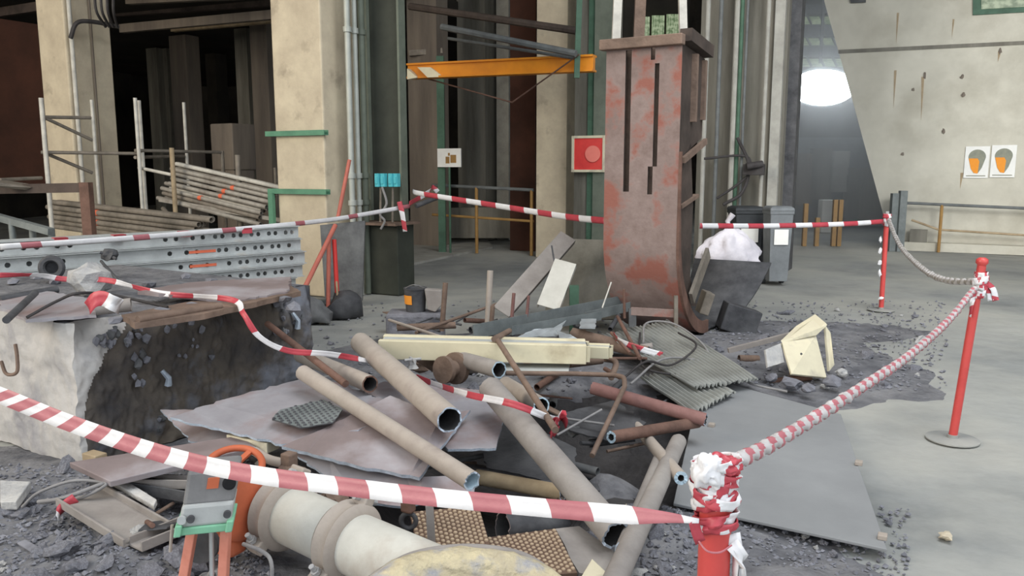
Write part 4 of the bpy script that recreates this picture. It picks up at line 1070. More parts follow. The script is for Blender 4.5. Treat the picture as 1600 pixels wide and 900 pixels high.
for (x0, y0, x1, y1, Y, Yb, m, lb) in ((64, 183, 143, 184, 10.2, 10.8, 'tube_dull', 'upper brown ledger between the left scaffold posts'), (70, 184, 144, 219, 10.25, 10.8, 'tube_dull', 'brown diagonal brace between the left scaffold posts'),
                                   (64, 238, 218, 240, 10.2, 10.9, 'tube_dull', 'long brown ledger across the stained column'), (211, 246, 288, 244, 10.8, 12.2, 'tube_dull', 'brown ledger behind the close pair of posts'), (70, 239, 144, 270, 10.25, 10.8, 'tube_dull', 'lower brown diagonal brace across the stained column'), (217, 262, 268, 273, 10.9, 10.6, 'post_pale', 'short pale tube leading to the racked tubes'),
                                   (0, 281, 65, 278, 9.6, 10.2, 'tube_dull', 'thin brown rail at the far left'), (211, 235, 347, 238, 10.8, 11.9, 'tube_dull', 'grey ledger behind the tan upright')):
    rod_('scaffold_ledger', PY(x0, y0, Y), PY(x1, y1, Yb), .022, m, lb, 'ledger')
rod_('bearer', PY(255, 326, 10.9), PY(266, 340, 10.2), .03, 'tube_dull', 'bearer under the left end of the racked tubes', 'bearer')
tag(MB().bar(PY(250, 312, 10.85), PY(440, 344, 10.0), .05, .05).build('rack_rail', 'tube_steel'), 'pale bottom rail carrying the racked tubes', 'rail')
# dark rusty post and beam at left
p = PY(134, 285, 8.6); e = empty('rusty_support', V((p.x, p.y, 0)), 'dark rusty post with a beam at the far left', 'frame')
MB().box(V((p.x, p.y, p.z / 2)), (.10, .10, p.z), X1, Y1, UZ).build('post', 'rust', e)
MB().bar(PY(-30, 296, 8.7), PY(134, 293, 8.6), .08, .1).build('beam', 'shell_dark', e)
mb = MB(); mb.prism([PY(-20, 282, 8.3), PY(50, 293, 8.6), PY(40, 297, 8.6), PY(-20, 290, 8.3)], Y1 * .3); tag(mb.build('timber_board', 'tube_dull'), 'brown board lying on the beam at the far left', 'board')
tag(MB().bar(PY(-30, 332, 7.6), PY(80, 362, 7.3), .07, .06).build('angle_bar', 'angle_grey'), 'blue grey bar sloping at the far left edge', 'bar')
for k, px in enumerate((18, 50, 80)):
    a = PY(px, 345 + k * 8, 7.45); rod_('rail_post', V((a.x, a.y, 0)), a, .03, 'angle_grey', ('leftmost', 'middle', 'right')[k] + ' short blue grey post under the sloping bar', 'post')

# ================================================================ THINGS BETWEEN COLUMN AND STEEL COLUMN
rod_('marker_pole', PY(546, 250, 9.0), PY(527, 345, 8.8), .022, 'red_faded', 'faded red pole leaning on the conduits', 'pole')
rod_('marker_pole', PY(524, 352, 8.3), PY(470, 462, 7.6), .024, 'red_faded', 'faded red pole slanting down to the ground beside the beams', 'pole')
rod_('marker_pole', PY(514, 372, 8.2), V((PY(510, 420, 8.2).x, 8.2, .02)), .022, 'red_faded', 'short upright red pole between the stacked beams and shovel', 'pole')
rod_('marker_pole', PY(522, 374, 8.25), V((PY(527, 440, 8.25).x, 8.25, .02)), .024, 'cabinet_red', 'short bright red topped stake beside the shovel', 'stake')
mb = MB(); mb.prism([PY(500, 352, 8.9), PY(570, 345, 8.9), PY(566, 470, 8.9), PY(508, 470, 8.9)], Y1 * .05)
tag(mb.build('steel_sheet', 'galv_dark'), 'dull dark sheet standing against the concrete column', 'sheet')
rod_('tool_shaft', PY(522, 380, 8.4), V((PY(528, 455, 8.1).x, 8.1, .05)), .012, 'wood_pole', 'pale wooden shaft leaning near the dark sheet', 'shaft')
mb = MB(); c = PY(537, 450, 8.2); mb.rock(V((c.x, c.y, .1)), (.22, .15, .16), 3, sub=2); tag(mb.build('dark_sack', 'steel_dark', smooth=60), 'dark lumpy sack at the foot of the conduits', 'sack')
mb = MB(); c = PY(486, 460, 7.9); mb.rock(V((c.x, c.y, .1)), (.2, .12, .14), 8, sub=2); tag(mb.build('dark_sack', 'galv_dark', smooth=60), 'dark lump beside the right end of the stacked beams', 'sack')
mb = MB(); mb.bar(PZ(430, 484, .1), PZ(545, 470, .1), .12, .1); tag(mb.build('steel_beam', 'angle_grey'), 'low grey beam on the ground left of the steel column', 'beam')

# ================================================================ SCRAP: PIPES
def spipe(a, b_, r, m, label, me='cut_edge', mb_='pipe_bore', ri=None, name='scrap_pipe', wob=.02, cat='pipe'):
    A = PZ(*a) if len(a) == 3 else PY(*a[:3]); B = PZ(*b_)
    o = MB().pipe(A, B, r, ri or r * .82, 28, 0, 1, 2, wob=min(wob, r * .22)).build(name, [m, mb_, me], None, smooth=50)
    return tag(o, label, cat)
spipe((473, 582, .47), (738, 752, .30), .040, 'dusty_pipe', 'long dusty beige pipe lying nearest over the brown plate', mb_='pipe_lining')
spipe((563, 535, .50), (702, 656, .42), .060, 'dusty_pipe', 'thick beige pipe with a wide open end above the plates', mb_='pipe_bore', ri=.052)
spipe((766, 606, .45), (962, 836, .16), .060, 'dusty_grey_pipe', 'long thick grey brown pipe running down to the right', mb_='pipe_bore')
spipe((470, 555, .40), (578, 600, .43), .045, 'dusty_pipe', 'short beige pipe with a rusty open end', me='rust', wob=.01)
spipe((715, 560, .40), (780, 578, .42), .048, 'dusty_grey_pipe', 'grey pipe end with a blue white rim under the cream beam', me='pipe_lining')
spipe((790, 600, .34), (846, 634, .38), .042, 'dusty_pipe', 'beige pipe end behind the long grey brown pipe', me='pipe_lining')
spipe((925, 606, .30), (1103, 656, .20), .036, 'rust_red', 'dull red pipe pointing at the big grey plate', me='cut_edge')
spipe((1090, 660, .16), (955, 683, .24), .030, 'rust', 'dark rusty pipe with a bright ring end', me='pipe_lining', ri=.017)
spipe((985, 655, .12), (1064, 747, .20), .030, 'dusty_pipe', 'short pinkish pipe with a pale blue tip beside the plate', me='pipe_lining', ri=.014)
spipe((1060, 690, .16), (925, 985, .24), .040, 'dusty_grey_pipe', 'grey pipe slanting down beside the wrapped red post')
spipe((1032, 716, .14), (975, 860, .16), .034, 'dusty_grey_pipe', 'brown pipe lying along the slanting grey pipe')
spipe((878, 820, .10), (785, 822, .16), .055, 'steel_dark', 'dark wide pipe lying over the studded plate', me='plate_brown', ri=.050)
spipe((620, 512, .26), (712, 508, .27), .028, 'rust_brown', 'thin brown pipe with an open end behind the cream beam', ri=.014)
spipe((895, 522, .26), (1012, 552, .20), .050, 'rust_brown', 'brown pipe running under the grey angle bars', me='steel_dark')
spipe((985, 545, .22), (1019, 541, .24), .026, 'dusty_grey_pipe', 'small stub of pipe on the corrugated sheet', me='stone_pale', ri=.014)
spipe((640, 545, .30), (690, 575, .32), .05, 'rust_brown', 'short brown pipe under the cream beam')
spipe((745, 745, .10), (880, 770, .12), .035, 'wood_pole', 'tan pipe in the dark gap below the long grey pipe')
# thin rods
def srod(a, b_, r, m, lb, name='iron_rod', cat='rod'): return rod_(name, PZ(*a), PZ(*b_), r, m, lb, cat)
srod((418, 506, .62), (540, 600, .46), .019, 'rust', 'rusty rod slanting off the right end of the block')
srod((778, 532, .52), (868, 672, .40), .016, 'rust_brown', 'rusty rod crossing over the cream beam')
srod((772, 530, .53), (796, 517, .50), .018, 'rust_brown', 'short rod end sticking over the cream beam')
srod((608, 500, .30), (700, 530, .30), .012, 'dusty_pipe', 'thin pale rod left of the cream beam')
srod((650, 520, .28), (790, 470, .35), .013, 'rust_brown', 'thin brown rod behind the cream beam')
srod((820, 645, .2), (960, 665, .2), .007, 'cable_grey', 'very thin wire in the middle of the heap')
srod((870, 680, .24), (940, 640, .3), .006, 'cable_grey', 'short thin wire leaning in the heap')
srod((945, 560, .28), (1010, 560, .22), .010, 'rust', 'short reddish rod before the corrugated sheet')
srod((965, 495, .33), (1000, 560, .24), .014, 'rust', 'reddish rod end above the corrugated sheet')
srod((955, 520, .30), (985, 552, .24), .012, 'rust', 'second reddish rod beside the corrugated sheet')
for k, (x, y0, y1, Y, r, m, lb) in enumerate(((766, 423, 515, 6.3, .024, 'dusty_pipe', 'tall upright rusty tube standing in the heap'), (770, 478, 520, 6.15, .018, 'rust_brown', 'short upright tube beside the tall rusty one'),
                                             (696, 442, 490, 6.7, .022, 'rust_brown', 'brown upright stub left of the tall tube'), (803, 458, 500, 6.3, .014, 'rust_red', 'reddish upright bar before the leaning channel'), (826, 462, 500, 6.3, .012, 'rust_red', 'second reddish upright bar before the leaning channel'))):
    a = PY(x, y0, Y); b_ = PY(x - 6, y1, Y); b_.z = max(.0, b_.z - .15); rod_('upright_tube', b_, a, r, m, lb, 'tube')
# bent thin pipe
mb = MB(); mb.sweep([PZ(790, 583, .38), PZ(900, 584, .36)] + spline([PZ(958, 586, .35), PZ(974, 590, .35), PZ(976, 604, .34)], 4) + [PZ(925, 712, .16)], .014, 10)
tag(mb.build('bent_pipe', 'rust_brown', smooth=60), 'thin rusty pipe bent at a right angle', 'pipe')
mb = MB(); mb.sweep(spline([PZ(940, 560, .26), PZ(962, 566, .27), PZ(955, 590, .25)], 5), .02, 8); mb.sweep(spline([PZ(890, 568, .28), PZ(940, 562, .28)], 2), .03, 8)
tag(mb.build('bent_pipe', 'rust_brown', smooth=60), 'short hooked pipe under the end of the cream beam', 'pipe')

# cream beams
def cream(a, b_, wd, h, lb, hook=True):
    A = PZ(*a); B = PZ(*b_); e = empty('cream_beam', (A + B) / 2 - UZ * h / 2, lb, 'beam'); t = .008
    u, v_ = wd / 2, h / 2
    MB().profile([(-u, -v_), (u, -v_), (u, v_), (u * .5, v_), (u * .5, v_ - .02), (-u * .5, v_ - .02), (-u * .5, v_), (-u, v_)], B, A).build('channel', 'cream_paint', e, bevel=.004)
    MB().profile([(-u * .48, v_ - .019), (u * .48, v_ - .019), (u * .48, v_ - .008), (-u * .48, v_ - .008)], B, A.lerp(B, .01)).build('top_flange', 'galvanised', e)
    d = (B - A).normalized(); x, z, _ = frame_from(d)
    MB().box(B + d * .004, (wd * .8, h * .75, .006), x, z, d).build('end_shade', 'steel_dark', e)  # dark plate painting the shade of a hollow on the closed end
    for q_ in (-1, 1): MB().box(B + d * .012 + x * (q_ * wd * .36), (wd * .14, h * .8, .02), x, z, d).build('end_lip', 'cream_paint', e)
    return e, A, B
cream((596, 541, .46), (915, 549, .44), .20, .115, 'long cream steel beam across the middle of the heap')
e, A, B = cream((850, 545, .40), (952, 549, .40), .12, .075, 'shorter cream beam end behind the long one')
sheet('aluminium_strip', [(770, 568, .36), (890, 568, .36), (888, 585, .35), (770, 580, .35)], .01, 'galvanised', 'pale metal strip just under the cream beam', 'strip')
# grey steel angle bars behind
def angle(a, b_, s_, m, lb, cat='bar', t=.008, up=UZ):
    A = PZ(*a); B = PZ(*b_)
    return tag(MB().profile([(0, 0), (s_, 0), (s_, t), (t, t), (t, s_), (0, s_)], A, B, up).build('angle_bar', m), lb, cat)
angle((740, 530, .26), (985, 478, .30), .11, 'angle_grey', 'long grey angle bar behind the cream beams')
angle((915, 503, .30), (985, 486, .30), .08, 'angle_grey', 'short grey green angle bar beside the long one')
angle((800, 524, .30), (940, 500, .32), .07, 'angle_grey', 'thin grey angle bar in front of the long one')
for k, pts in enumerate(([(805, 528, .3), (835, 514, .34), (865, 512, .33), (885, 500, .36), (870, 525, .3)], [(908, 498, .36), (932, 498, .36), (930, 513, .34), (905, 512, .34)], [(868, 515, .34), (895, 525, .33), (912, 534, .3), (880, 535, .3)])):
    sheet('torn_strip', pts, .006, 'aluminium', ('bent shiny strip in the middle of the heap', 'small shiny square offcut at the end of the bars', 'shiny torn strip above the cream beam')[k], 'strip', jag=.02, seed=k)
rod_('iron_rod', PY(941, 481, 6.2), PY(955, 441, 6.3), .006, 'post_pale', 'thin white rod standing before the chute', 'rod')
# frames at foot of the chute
e = empty('steel_stand', PZ(1010, 505, 0), 'small square steel frame at the foot of the chute', 'frame')
MB().bar(PY(988, 510, 6.6), PY(988, 482, 6.6), .06, .05).build('leg', 'galv_dark', e)
MB().bar(PY(986, 486, 6.6), PY(1058, 490, 6.5), .05, .06).build('rail', 'shell_steel', e)
MB().bar(PY(1056, 462, 6.45), PY(1056, 512, 6.45), .03, .03).build('leg', 'tube_dull', e)
rod_('iron_rod', PY(975, 452, 6.6), PY(976, 497, 6.6), .012, 'rust', 'short rusty rod against the chute foot', 'rod')

# leaning channels and sheet left of the chute
def leaning(pix, t, m, lb, name, me=None):
    P_ = [PY(*q_) for q_ in pix]; mb = MB(); nr = (P_[1] - P_[0]).cross(P_[2] - P_[0]).normalized()
    if nr.y > 0: nr = -nr
    mb.prism(P_, -nr * t); return tag(mb.build(name, m, bevel=.004), lb, 'sheet' if 'sheet' in name else 'channel')
leaning([(868, 372, 8.2), (985, 376, 8.0), (990, 500, 7.4), (850, 495, 7.5)], .02, 'concrete_grey', 'grey sheet leaning behind the channels left of the chute', 'leaning_sheet')
def chan_lean(a, b_, wd, dp, m, lb):
    A = PY(*a); B = PY(*b_)
    d = (B - A).normalized(); t = .01; u = wd / 2
    o = MB().profile([(-u, 0), (u, 0), (u, -dp), (u - t, -dp), (u - t, -t), (-u + t, -t), (-u + t, -dp), (-u, -dp)], A, B, up=(-.2, -1, .3)).build('steel_channel', m, bevel=.003)
    return tag(o, lb, 'channel')
chan_lean((783, 487, 6.9), (888, 368, 7.6), .17, .06, 'dusty_grey_pipe', 'long grey channel leaning diagonally left of the chute')
chan_lean((856, 480, 6.8), (884, 408, 7.1), .20, .06, 'pale_pipe', 'short pale channel leaning beside the long diagonal one')
p = PY(820, 438, 7.1)
rod_('hook_bar', PY(862, 384, 7.3), PY(866, 408, 7.2), .008, 'steel_dark', 'small dark bar on top of the diagonal channel', 'bar')
MBx = MB(); MBx.bar(PY(897, 446, 6.9), V((PY(897, 500, 6.9).x, 6.9, 0.05)), .08, .06); tag(MBx.build('steel_post', 'green_paint'), 'short green post stub before the grey leaning sheet', 'post')
# bucket / gas cylinder like canister
c = PY(649, 450, 7.0); b_ = PY(649, 486, 7.0)
e = empty('paint_bucket', V((c.x, c.y, b_.z)), 'dark dented bucket with an orange label behind the heap', 'bucket')
MB().lathe([(.085, 0), (.10, .2), (.105, .2), (.105, .21), (.09, .21), (.085, .05)], V((c.x, c.y, b_.z)), n=28).build('body', 'steel_dark', e, smooth=40)
mb = MB(); mb.lathe([(.096, .07), (.101, .15)], V((c.x, c.y, b_.z)), n=28); 
mb.f = [f for i, f in enumerate(mb.f) if len(f) == 4 and 14 <= (i % 28) <= 19]; mb.m = [0] * len(mb.f); mb.build('label_patch', 'sign_orange', e, smooth=40)
mb = MB(); mb.sweep(spline([V((c.x - .1, c.y, b_.z + .2)), V((c.x, c.y - .1, b_.z + .25)), V((c.x + .1, c.y, b_.z + .2))], 6), .004, 6); mb.build('bail', 'cable_grey', e)
mb = MB(); mb.box(V((c.x, c.y, b_.z / 2 - .0)), (.5, .3, max(.03, b_.z)), X1, Y1, UZ); tag(mb.build('concrete_chunk', 'stone', bevel=.03), 'flat grey lump under the dark bucket', 'rubble')
mb = MB(); cc = PY(676, 468, 6.9); mb.prism([PY(663, 452, 6.9), PY(690, 454, 6.9), PY(692, 475, 6.9), PY(680, 488, 6.9), PY(668, 484, 6.9)], Y1 * .1); tag(mb.build('steel_block', 'dusty_grey_pipe', bevel=.008), 'shield shaped grey plate beside the dark bucket', 'plate')
# valve wheel, flange and bits under the beams
c = PZ(715, 575, .36)
e = empty('pipe_valve', c - UZ * .08, 'rusty flanged valve under the cream beam', 'valve')
mb = MB(); mb.lathe([(.095, 0), (.095, .03), (.05, .035), (.05, .1), (.08, .1), (.08, .13)], c, axis=(-.6, -.75, .1), n=24); mb.build('flange', 'rust_brown', e, smooth=40)
mb = MB(); mb.rod(c, c + V((.25, .1, .0)), .04, 14); mb.build('body', 'dusty_grey_pipe', e, smooth=40)
c = PZ(645, 575, .38); mb = MB(); mb.lathe([(.035, 0), (.02, .02), (.02, .05)], c, n=12)
for k in range(4): a_ = k * math.pi / 2 + .4; mb.rod(c + UZ * .05, c + UZ * .05 + V((math.cos(a_), math.sin(a_), 0)) * .05, .009)
tag(mb.build('tap_handle', 'stone_pale', smooth=40), 'small pale cross shaped tap handle', 'handle')

# ================================================================ SHEETS AND PLATES
sheet('steel_sheet', [(266, 652, .34), (350, 624, .36), (470, 592, .38), (530, 598, .38), (640, 640, .36), (560, 672, .34), (440, 694, .30), (330, 668, .32)], .012, 'plate_dusty', 'pale dusty sheet with a studded patch beside the block', 'sheet', me='cut_edge', jag=.03, seed=3)
sp_ = [(438, 640, .385), (505, 624, .39), (535, 640, .385), (520, 660, .37), (470, 668, .365), (425, 655, .37)]
e = empty('studded_sheet', PZ(480, 650, .385), 'small studded plate lying on the pale dusty sheet', 'plate')
sheet('plate', sp_, .006, 'angle_grey', '', '', me='steel_dark', jag=.008, seed=6, parent=e)
mb = MB(); cx_ = sum((PZ(*q_) for q_ in sp_), V()) / 6; a_ = PZ(*sp_[0]); b_ = PZ(*sp_[2]); uu = (b_ - a_).normalized(); vv = V((uu.y, -uu.x, 0)).normalized()
poly_ = [PZ(*q_) for q_ in sp_]
SL_ = (poly_[1].z - poly_[4].z) / (poly_[1].y - poly_[4].y)
def inside(p, poly):
    s_ = 0
    for i in range(len(poly)):
        a, b = poly[i], poly[(i + 1) % len(poly)]
        if (a.y > p.y) != (b.y > p.y) and p.x < (b.x - a.x) * (p.y - a.y) / (b.y - a.y) + a.x: s_ ^= 1
    return s_
for i in range(-14, 15):
    for j in range(-9, 10):
        p = cx_ + uu * (i * .030 + (.015 if j % 2 else 0)) + vv * (j * .026)
        if inside(p, poly_): p.z = cx_.z + (p - cx_).dot(V((0, 1, 0))) * SL_ + .002; mb.lathe([(.009, -.004), (.007, .002), (.003, .004)], p, n=6)
o = mb.build('studs', 'steel_dark', e); o['kind'] = 'stuff'
sheet('steel_sheet', [(310, 640, .28), (250, 640, .26), (300, 690, .22), (420, 700, .24), (450, 660, .3)], .012, 'plate_brown', 'brown sheet under the pale dusty one', 'sheet', me='cut_edge', jag=.02, seed=8)
sheet('steel_sheet', [(440, 697, .30), (500, 672, .34), (610, 618, .40), (690, 650, .38), (735, 640, .36), (655, 746, .26), (560, 728, .28)], .016, 'plate_brown', 'large brown rusty plate under the long beige pipe', 'sheet', me='cut_edge', jag=.012, seed=1)
sheet('steel_sheet', [(455, 705, .26), (560, 722, .25), (660, 745, .24), (745, 742, .22), (740, 770, .18), (640, 790, .16), (560, 784, .18), (520, 752, .20)], .014, 'plate_dusty', 'dusty purple plate under the large brown one', 'sheet', me='cut_edge', jag=.03, seed=12)
sheet('steel_sheet', [(560, 610, .36), (600, 596, .38), (760, 610, .34), (790, 640, .32), (775, 700, .27), (700, 702, .27), (640, 640, .34)], .012, 'plate_dusty', 'grey plate corner behind the thick beige pipe', 'sheet', me='cut_edge', jag=.01, seed=13)
sheet('steel_sheet', [(740, 640, .18), (800, 650, .18), (900, 700, .12), (900, 760, .08), (760, 730, .08)], .01, 'steel_dark', 'black plate deep in the gap below the pipes', 'sheet', jag=.02, seed=14)
sheet('steel_sheet', [(880, 645, .2), (960, 625, .2), (1010, 660, .16), (960, 690, .14), (890, 672, .16)], .008, 'steel_dark', 'dark bent sheet behind the bent pipe', 'sheet', jag=.03, seed=15)
# big plate on the right with pads
pl = [PZ(1097, 588, .045), PZ(1314, 647, .045), PZ(1386, 858, .05), PZ(1052, 786, .06)]
o = empty('floor_plate', sum(pl, V()) / 4, 'large flat grey steel plate lying on the floor at right', 'plate')
MB().slab(pl, .014).build('plate', 'plate_grey', o, bevel=.003)
for k, (px, py) in enumerate(((1379, 838), (1342, 723), (1112, 664))):
    c = PZ(px, py, .06); MB().box(c, (.035, .04, .02), GW, GD, UZ).build('lug', 'dusty_pipe', o, bevel=.003)
# corrugated sheets
def corr(pix, lb, n, amp=.012, seed=0):
    A, B, C, D = [PZ(*q_) for q_ in pix]       # A->B across the ribs, A->D along the ribs
    mb = MB(); k = n * 6; m_ = 10
    nr = (B - A).cross(D - A).normalized()
    if nr.z < 0: nr = -nr
    for j in range(m_ + 1):
        for i in range(k + 1):
            u = i / k; v_ = j / m_; p = A.lerp(B, u).lerp(D.lerp(C, u), v_)
            rag = (.03 * noise.noise(V((u * n * 1.7, v_ * 2, seed)))) if j in (0, m_) else 0
            w_ = max(-1, min(1, 1.8 * math.sin(2 * math.pi * u * n)))
            mb.v.append(p + nr * (amp * w_ + .012 * noise.noise(V((u * 2, v_ * 2, seed)))) + (D - A).normalized() * rag)
    for j in range(m_):
        for i in range(k): a = j * (k + 1) + i; mb.f.append([a, a + 1, a + k + 2, a + k + 1]); mb.m.append(0)
    o = mb.build('corrugated_sheet', 'corrugated', smooth=50, solid=.003); return tag(o, lb, 'sheet')
corr([(940, 524, .26), (1045, 500, .26), (1185, 592, .12), (1085, 606, .13)], 'upper grey corrugated sheet before the chute', 17, seed=1)
corr([(1000, 590, .12), (1075, 572, .13), (1150, 612, .09), (1080, 648, .07)], 'lower grey corrugated sheet above the big plate', 12, seed=2)
# planks and channels bottom left
def plank(pix, t, m, lb, name='steel_plank', cat='plank', bev=.004):
    P_ = [PZ(*q_) for q_ in pix]; return tag(MB().slab(P_, t).build(name, m, bevel=bev), lb, cat)
plank([(108, 722, .26), (375, 680, .28), (400, 698, .27), (172, 752, .22)], .03, 'plate_brown', 'long ribbed brown plank leaning off the block', 'steel_plank')
plank([(150, 738, .17), (168, 732, .17), (245, 780, .16), (240, 790, .15)], .025, 'stone_pale', 'narrow pale strip under the long brown plank')
def chplank(a, b_, wd, dp, m, lb):
    A = PZ(*a); B = PZ(*b_); u = wd / 2; t = .01
    o = MB().profile([(-u, dp), (-u, 0), (u, 0), (u, dp), (u - t, dp), (u - t, t), (-u + t, t), (-u + t, dp)], A, B).build('steel_channel', m, bevel=.002); return tag(o, lb, 'channel')
chplank((125, 778, .13), (232, 842, .10), .20, .035, 'dusty_grey_pipe', 'wide grey channel lying on the rubble at bottom left')
chplank((212, 858, .10), (300, 822, .10), .09, .04, 'dusty_grey_pipe', 'short grey channel beside the grey actuator')
chplank((195, 758, .14), (320, 760, .14), .07, .04, 'dusty_grey_pipe', 'grey channel lying under the brown plank')
chplank((150, 755, .13), (330, 785, .10), .08, .05, 'steel_dark', 'dark channel in the shade under the brown plank')
mb = MB(); mb.sweep(spline([PZ(35, 792, .08), PZ(60, 770, .15), PZ(110, 752, .2), PZ(150, 752, .2), PZ(165, 758, .2), PZ(120, 780, .14), PZ(60, 786, .1)], 8), .007, 8)
tag(mb.build('cable', 'cable_grey', smooth=60), 'grey cable loop on the rubble under the plank', 'cable')
mb = MB(); mb.sweep(spline([PZ(60, 784, .12), PZ(100, 778, .16), PZ(160, 756, .2), PZ(185, 750, .2)], 8), .009, 8)
tag(mb.build('cable', 'cable_grey', smooth=60), 'thicker grey cable strand beside the cable loop', 'cable')
ribbon('barrier_tape', [PZ(118, 778, .16), PZ(104, 788, .14), PZ(92, 800, .12), PZ(88, 812, .11)], .045, .09, 'scrap of striped tape on the bottom left rubble', 'tape')
plank([(25, 848, .06), (40, 842, .07), (106, 880, .07), (95, 893, .05)], .03, 'stone', 'long flat grey stone splinter at bottom left', 'stone_splinter', 'stone')
plank([(0, 750, .12), (48, 752, .12), (25, 784, .1), (0, 784, .1)], .04, 'stone_pale', 'flat grey slab at the left picture edge', 'stone_slab', 'stone')
# small broken plates by the block end
mb = MB(); p = PZ(148, 714, .2); mb.box(p, (.1, .06, .04), GW, GD, UZ); tag(mb.build('wood_scrap', 'wood_pole', bevel=.004), 'small tan wood offcut on the brown plank', 'offcut')
# concrete box fragment under dusty sheet
mb = MB(); mb.box(PZ(395, 690, .26), (.26, .08, .05), GW, GD, UZ); tag(mb.build('steel_tube_offcut', 'cream_dusty', bevel=.004), 'cream square offcut under the pale dusty sheet', 'offcut')

# studded (chequer) plates bottom centre
def studded(pix, lb, nu, nv):
    A, B, C, D = [PZ(*q_) for q_ in pix]
    e = empty('studded_plate', (A + C) / 2, lb, 'plate'); MB().slab([A, B, C, D], .012).build('plate', 'chequer', e)
    mb = MB(); nr = (B - A).cross(D - A).normalized(); nr = nr if nr.z > 0 else -nr
    for i in range(nu):
        for j in range(nv):
            u = (i + .5) / nu; v_ = (j + .5 + (.5 if i % 2 else 0)) / (nv + .5); p = A.lerp(B, u).lerp(D.lerp(C, u), v_)
            mb.lathe([(.0085, 0), (.007, .005), (.003, .007)], p, axis=nr, n=8)
    o = mb.build('studs', 'chequer_stud', e); o['kind'] = 'stuff'
studded([(640, 800, .20), (748, 790, .20), (765, 850, .17), (655, 870, .17)], 'brown studded plate left of the dark wide pipe', 15, 10)
studded([(745, 842, .15), (868, 826, .14), (902, 895, .12), (775, 905, .12)], 'brown studded plate below the dark wide pipe', 17, 11)
sheet('steel_sheet', [(868, 826, .13), (905, 822, .12), (985, 880, .07), (960, 905, .06), (905, 895, .10)], .012, 'dusty_grey_pipe', 'grey bent sheet beside the studded plate', 'sheet', jag=.01, seed=21)
plank([(905, 905, .12), (925, 872, .13), (960, 905, .12)], .03, 'cream_dusty', 'pale triangular chip at the bottom edge', 'wood_scrap', 'offcut')

# ================================================================ BIG PALE PIPE WITH COUPLINGS
A = PY(388, 775, 2.95); B = PY(700, 915, 2.35)
d = (B - A).normalized(); bp = empty('coupled_pipe', (A + B) / 2 - UZ * .12, 'fat pale pipe with clamped couplings at bottom centre', 'pipe')
MB().pipe(A, B, .105, .095, 40).build('pipe', 'pale_pipe', bp, smooth=50)
def coupling(t, r):
    c = A + d * t; cl = MB()
    cl.lathe([(.107, -.05), (r, -.045), (r + .012, -.03), (r + .002, -.012), (r + .002, .012), (r + .012, .03), (r, .045), (.107, .05)], c, axis=d, n=40)
    o = cl.build('coupling', 'dusty_pipe', bp, smooth=45)
    x, z, _ = frame_from(d)
    for s_, ang in ((1, 60), (-1, 215)):
        dd = x * math.cos(R(ang)) + z * math.sin(R(ang)); q_ = c + dd * (r + .022); tt = dd.cross(d)
        lug = MB().box(q_, (.05, .045, .07), dd, tt, d).build('clamp_lug', 'dusty_pipe', o, bevel=.006)
        mb = MB(); mb.rod(q_ - tt * .05, q_ + tt * .07, .010, 8); mb.lathe([(.017, .03), (.017, .045)], q_, axis=tt, n=6); mb.build('bolt', 'stone_pale', o)
coupling(.215, .126); coupling(.56, .126)
# yellow lagged hose ring along the bottom edge
pts = [PY(500, 1000, 2.0), PY(600, 926, 2.08), PY(660, 898, 2.16), PY(740, 890, 2.2), PY(820, 904, 2.2), PY(872, 948, 2.15), PY(890, 1020, 2.05)]
e = empty('lagged_hose', PY(740, 900, 2.2), 'thick hose in crumbling yellow lagging along the bottom edge', 'hose')
c_ = resample(spline(pts, 10), .02); mb = MB(); S = 20
mb.sweep(c_, .062, S)
for i, v in enumerate(mb.v): mb.v[i] = v + V((noise.noise(v * 30), noise.noise(v * 30 + V((5, 0, 0))), noise.noise(v * 26 + V((0, 9, 0))))) * .011
mb.build('lagging', 'insulation', e, smooth=80)
mb = MB(); mb.sweep([p + V((0, .045, .042)) for p in c_], .016, 8); mb.build('edge_wire', 'dusty_grey_pipe', e, smooth=60)
rod_('iron_bar', PY(688, 872, 2.35), PY(668, 868, 2.4), .012, 'dusty_pipe', 'small pale bolt lying by the lagged hose', 'bolt')
mb = MB(); mb.box(PY(657, 852, 2.45), (.03, .02, .035), V((.8, 0, .6)), Y1, V((-.6, 0, .8))); tag(mb.build('wood_scrap', 'cream_paint', bevel=.002), 'small cream chip above the lagged hose', 'offcut')
# hanging eye bolt and strap under the plate
p = PY(638, 800, 2.85)
e = empty('shackle', p - UZ * .1, 'rusty shackle hanging under the dusty plates', 'shackle')
MB().box(p + UZ * .03, (.05, .04, .06), GW, GD, UZ).build('body', 'rust', e, bevel=.01)
mb = MB(); mb.sweep([p + V((.028 * math.cos(t), 0, -.035 + .03 * math.sin(t))) for t in [2 * math.pi * k / 14 for k in range(14)]], .010, 8, closed=True); mb.build('ring', 'steel_dark', e, smooth=60)
mb = MB(); mb.bar(PY(671, 790, 2.75), PY(675, 858, 2.75), .028, .012, up=Y1); tag(mb.build('steel_strap', 'dusty_grey_pipe'), 'upright flat strap beside the hanging shackle', 'strap')

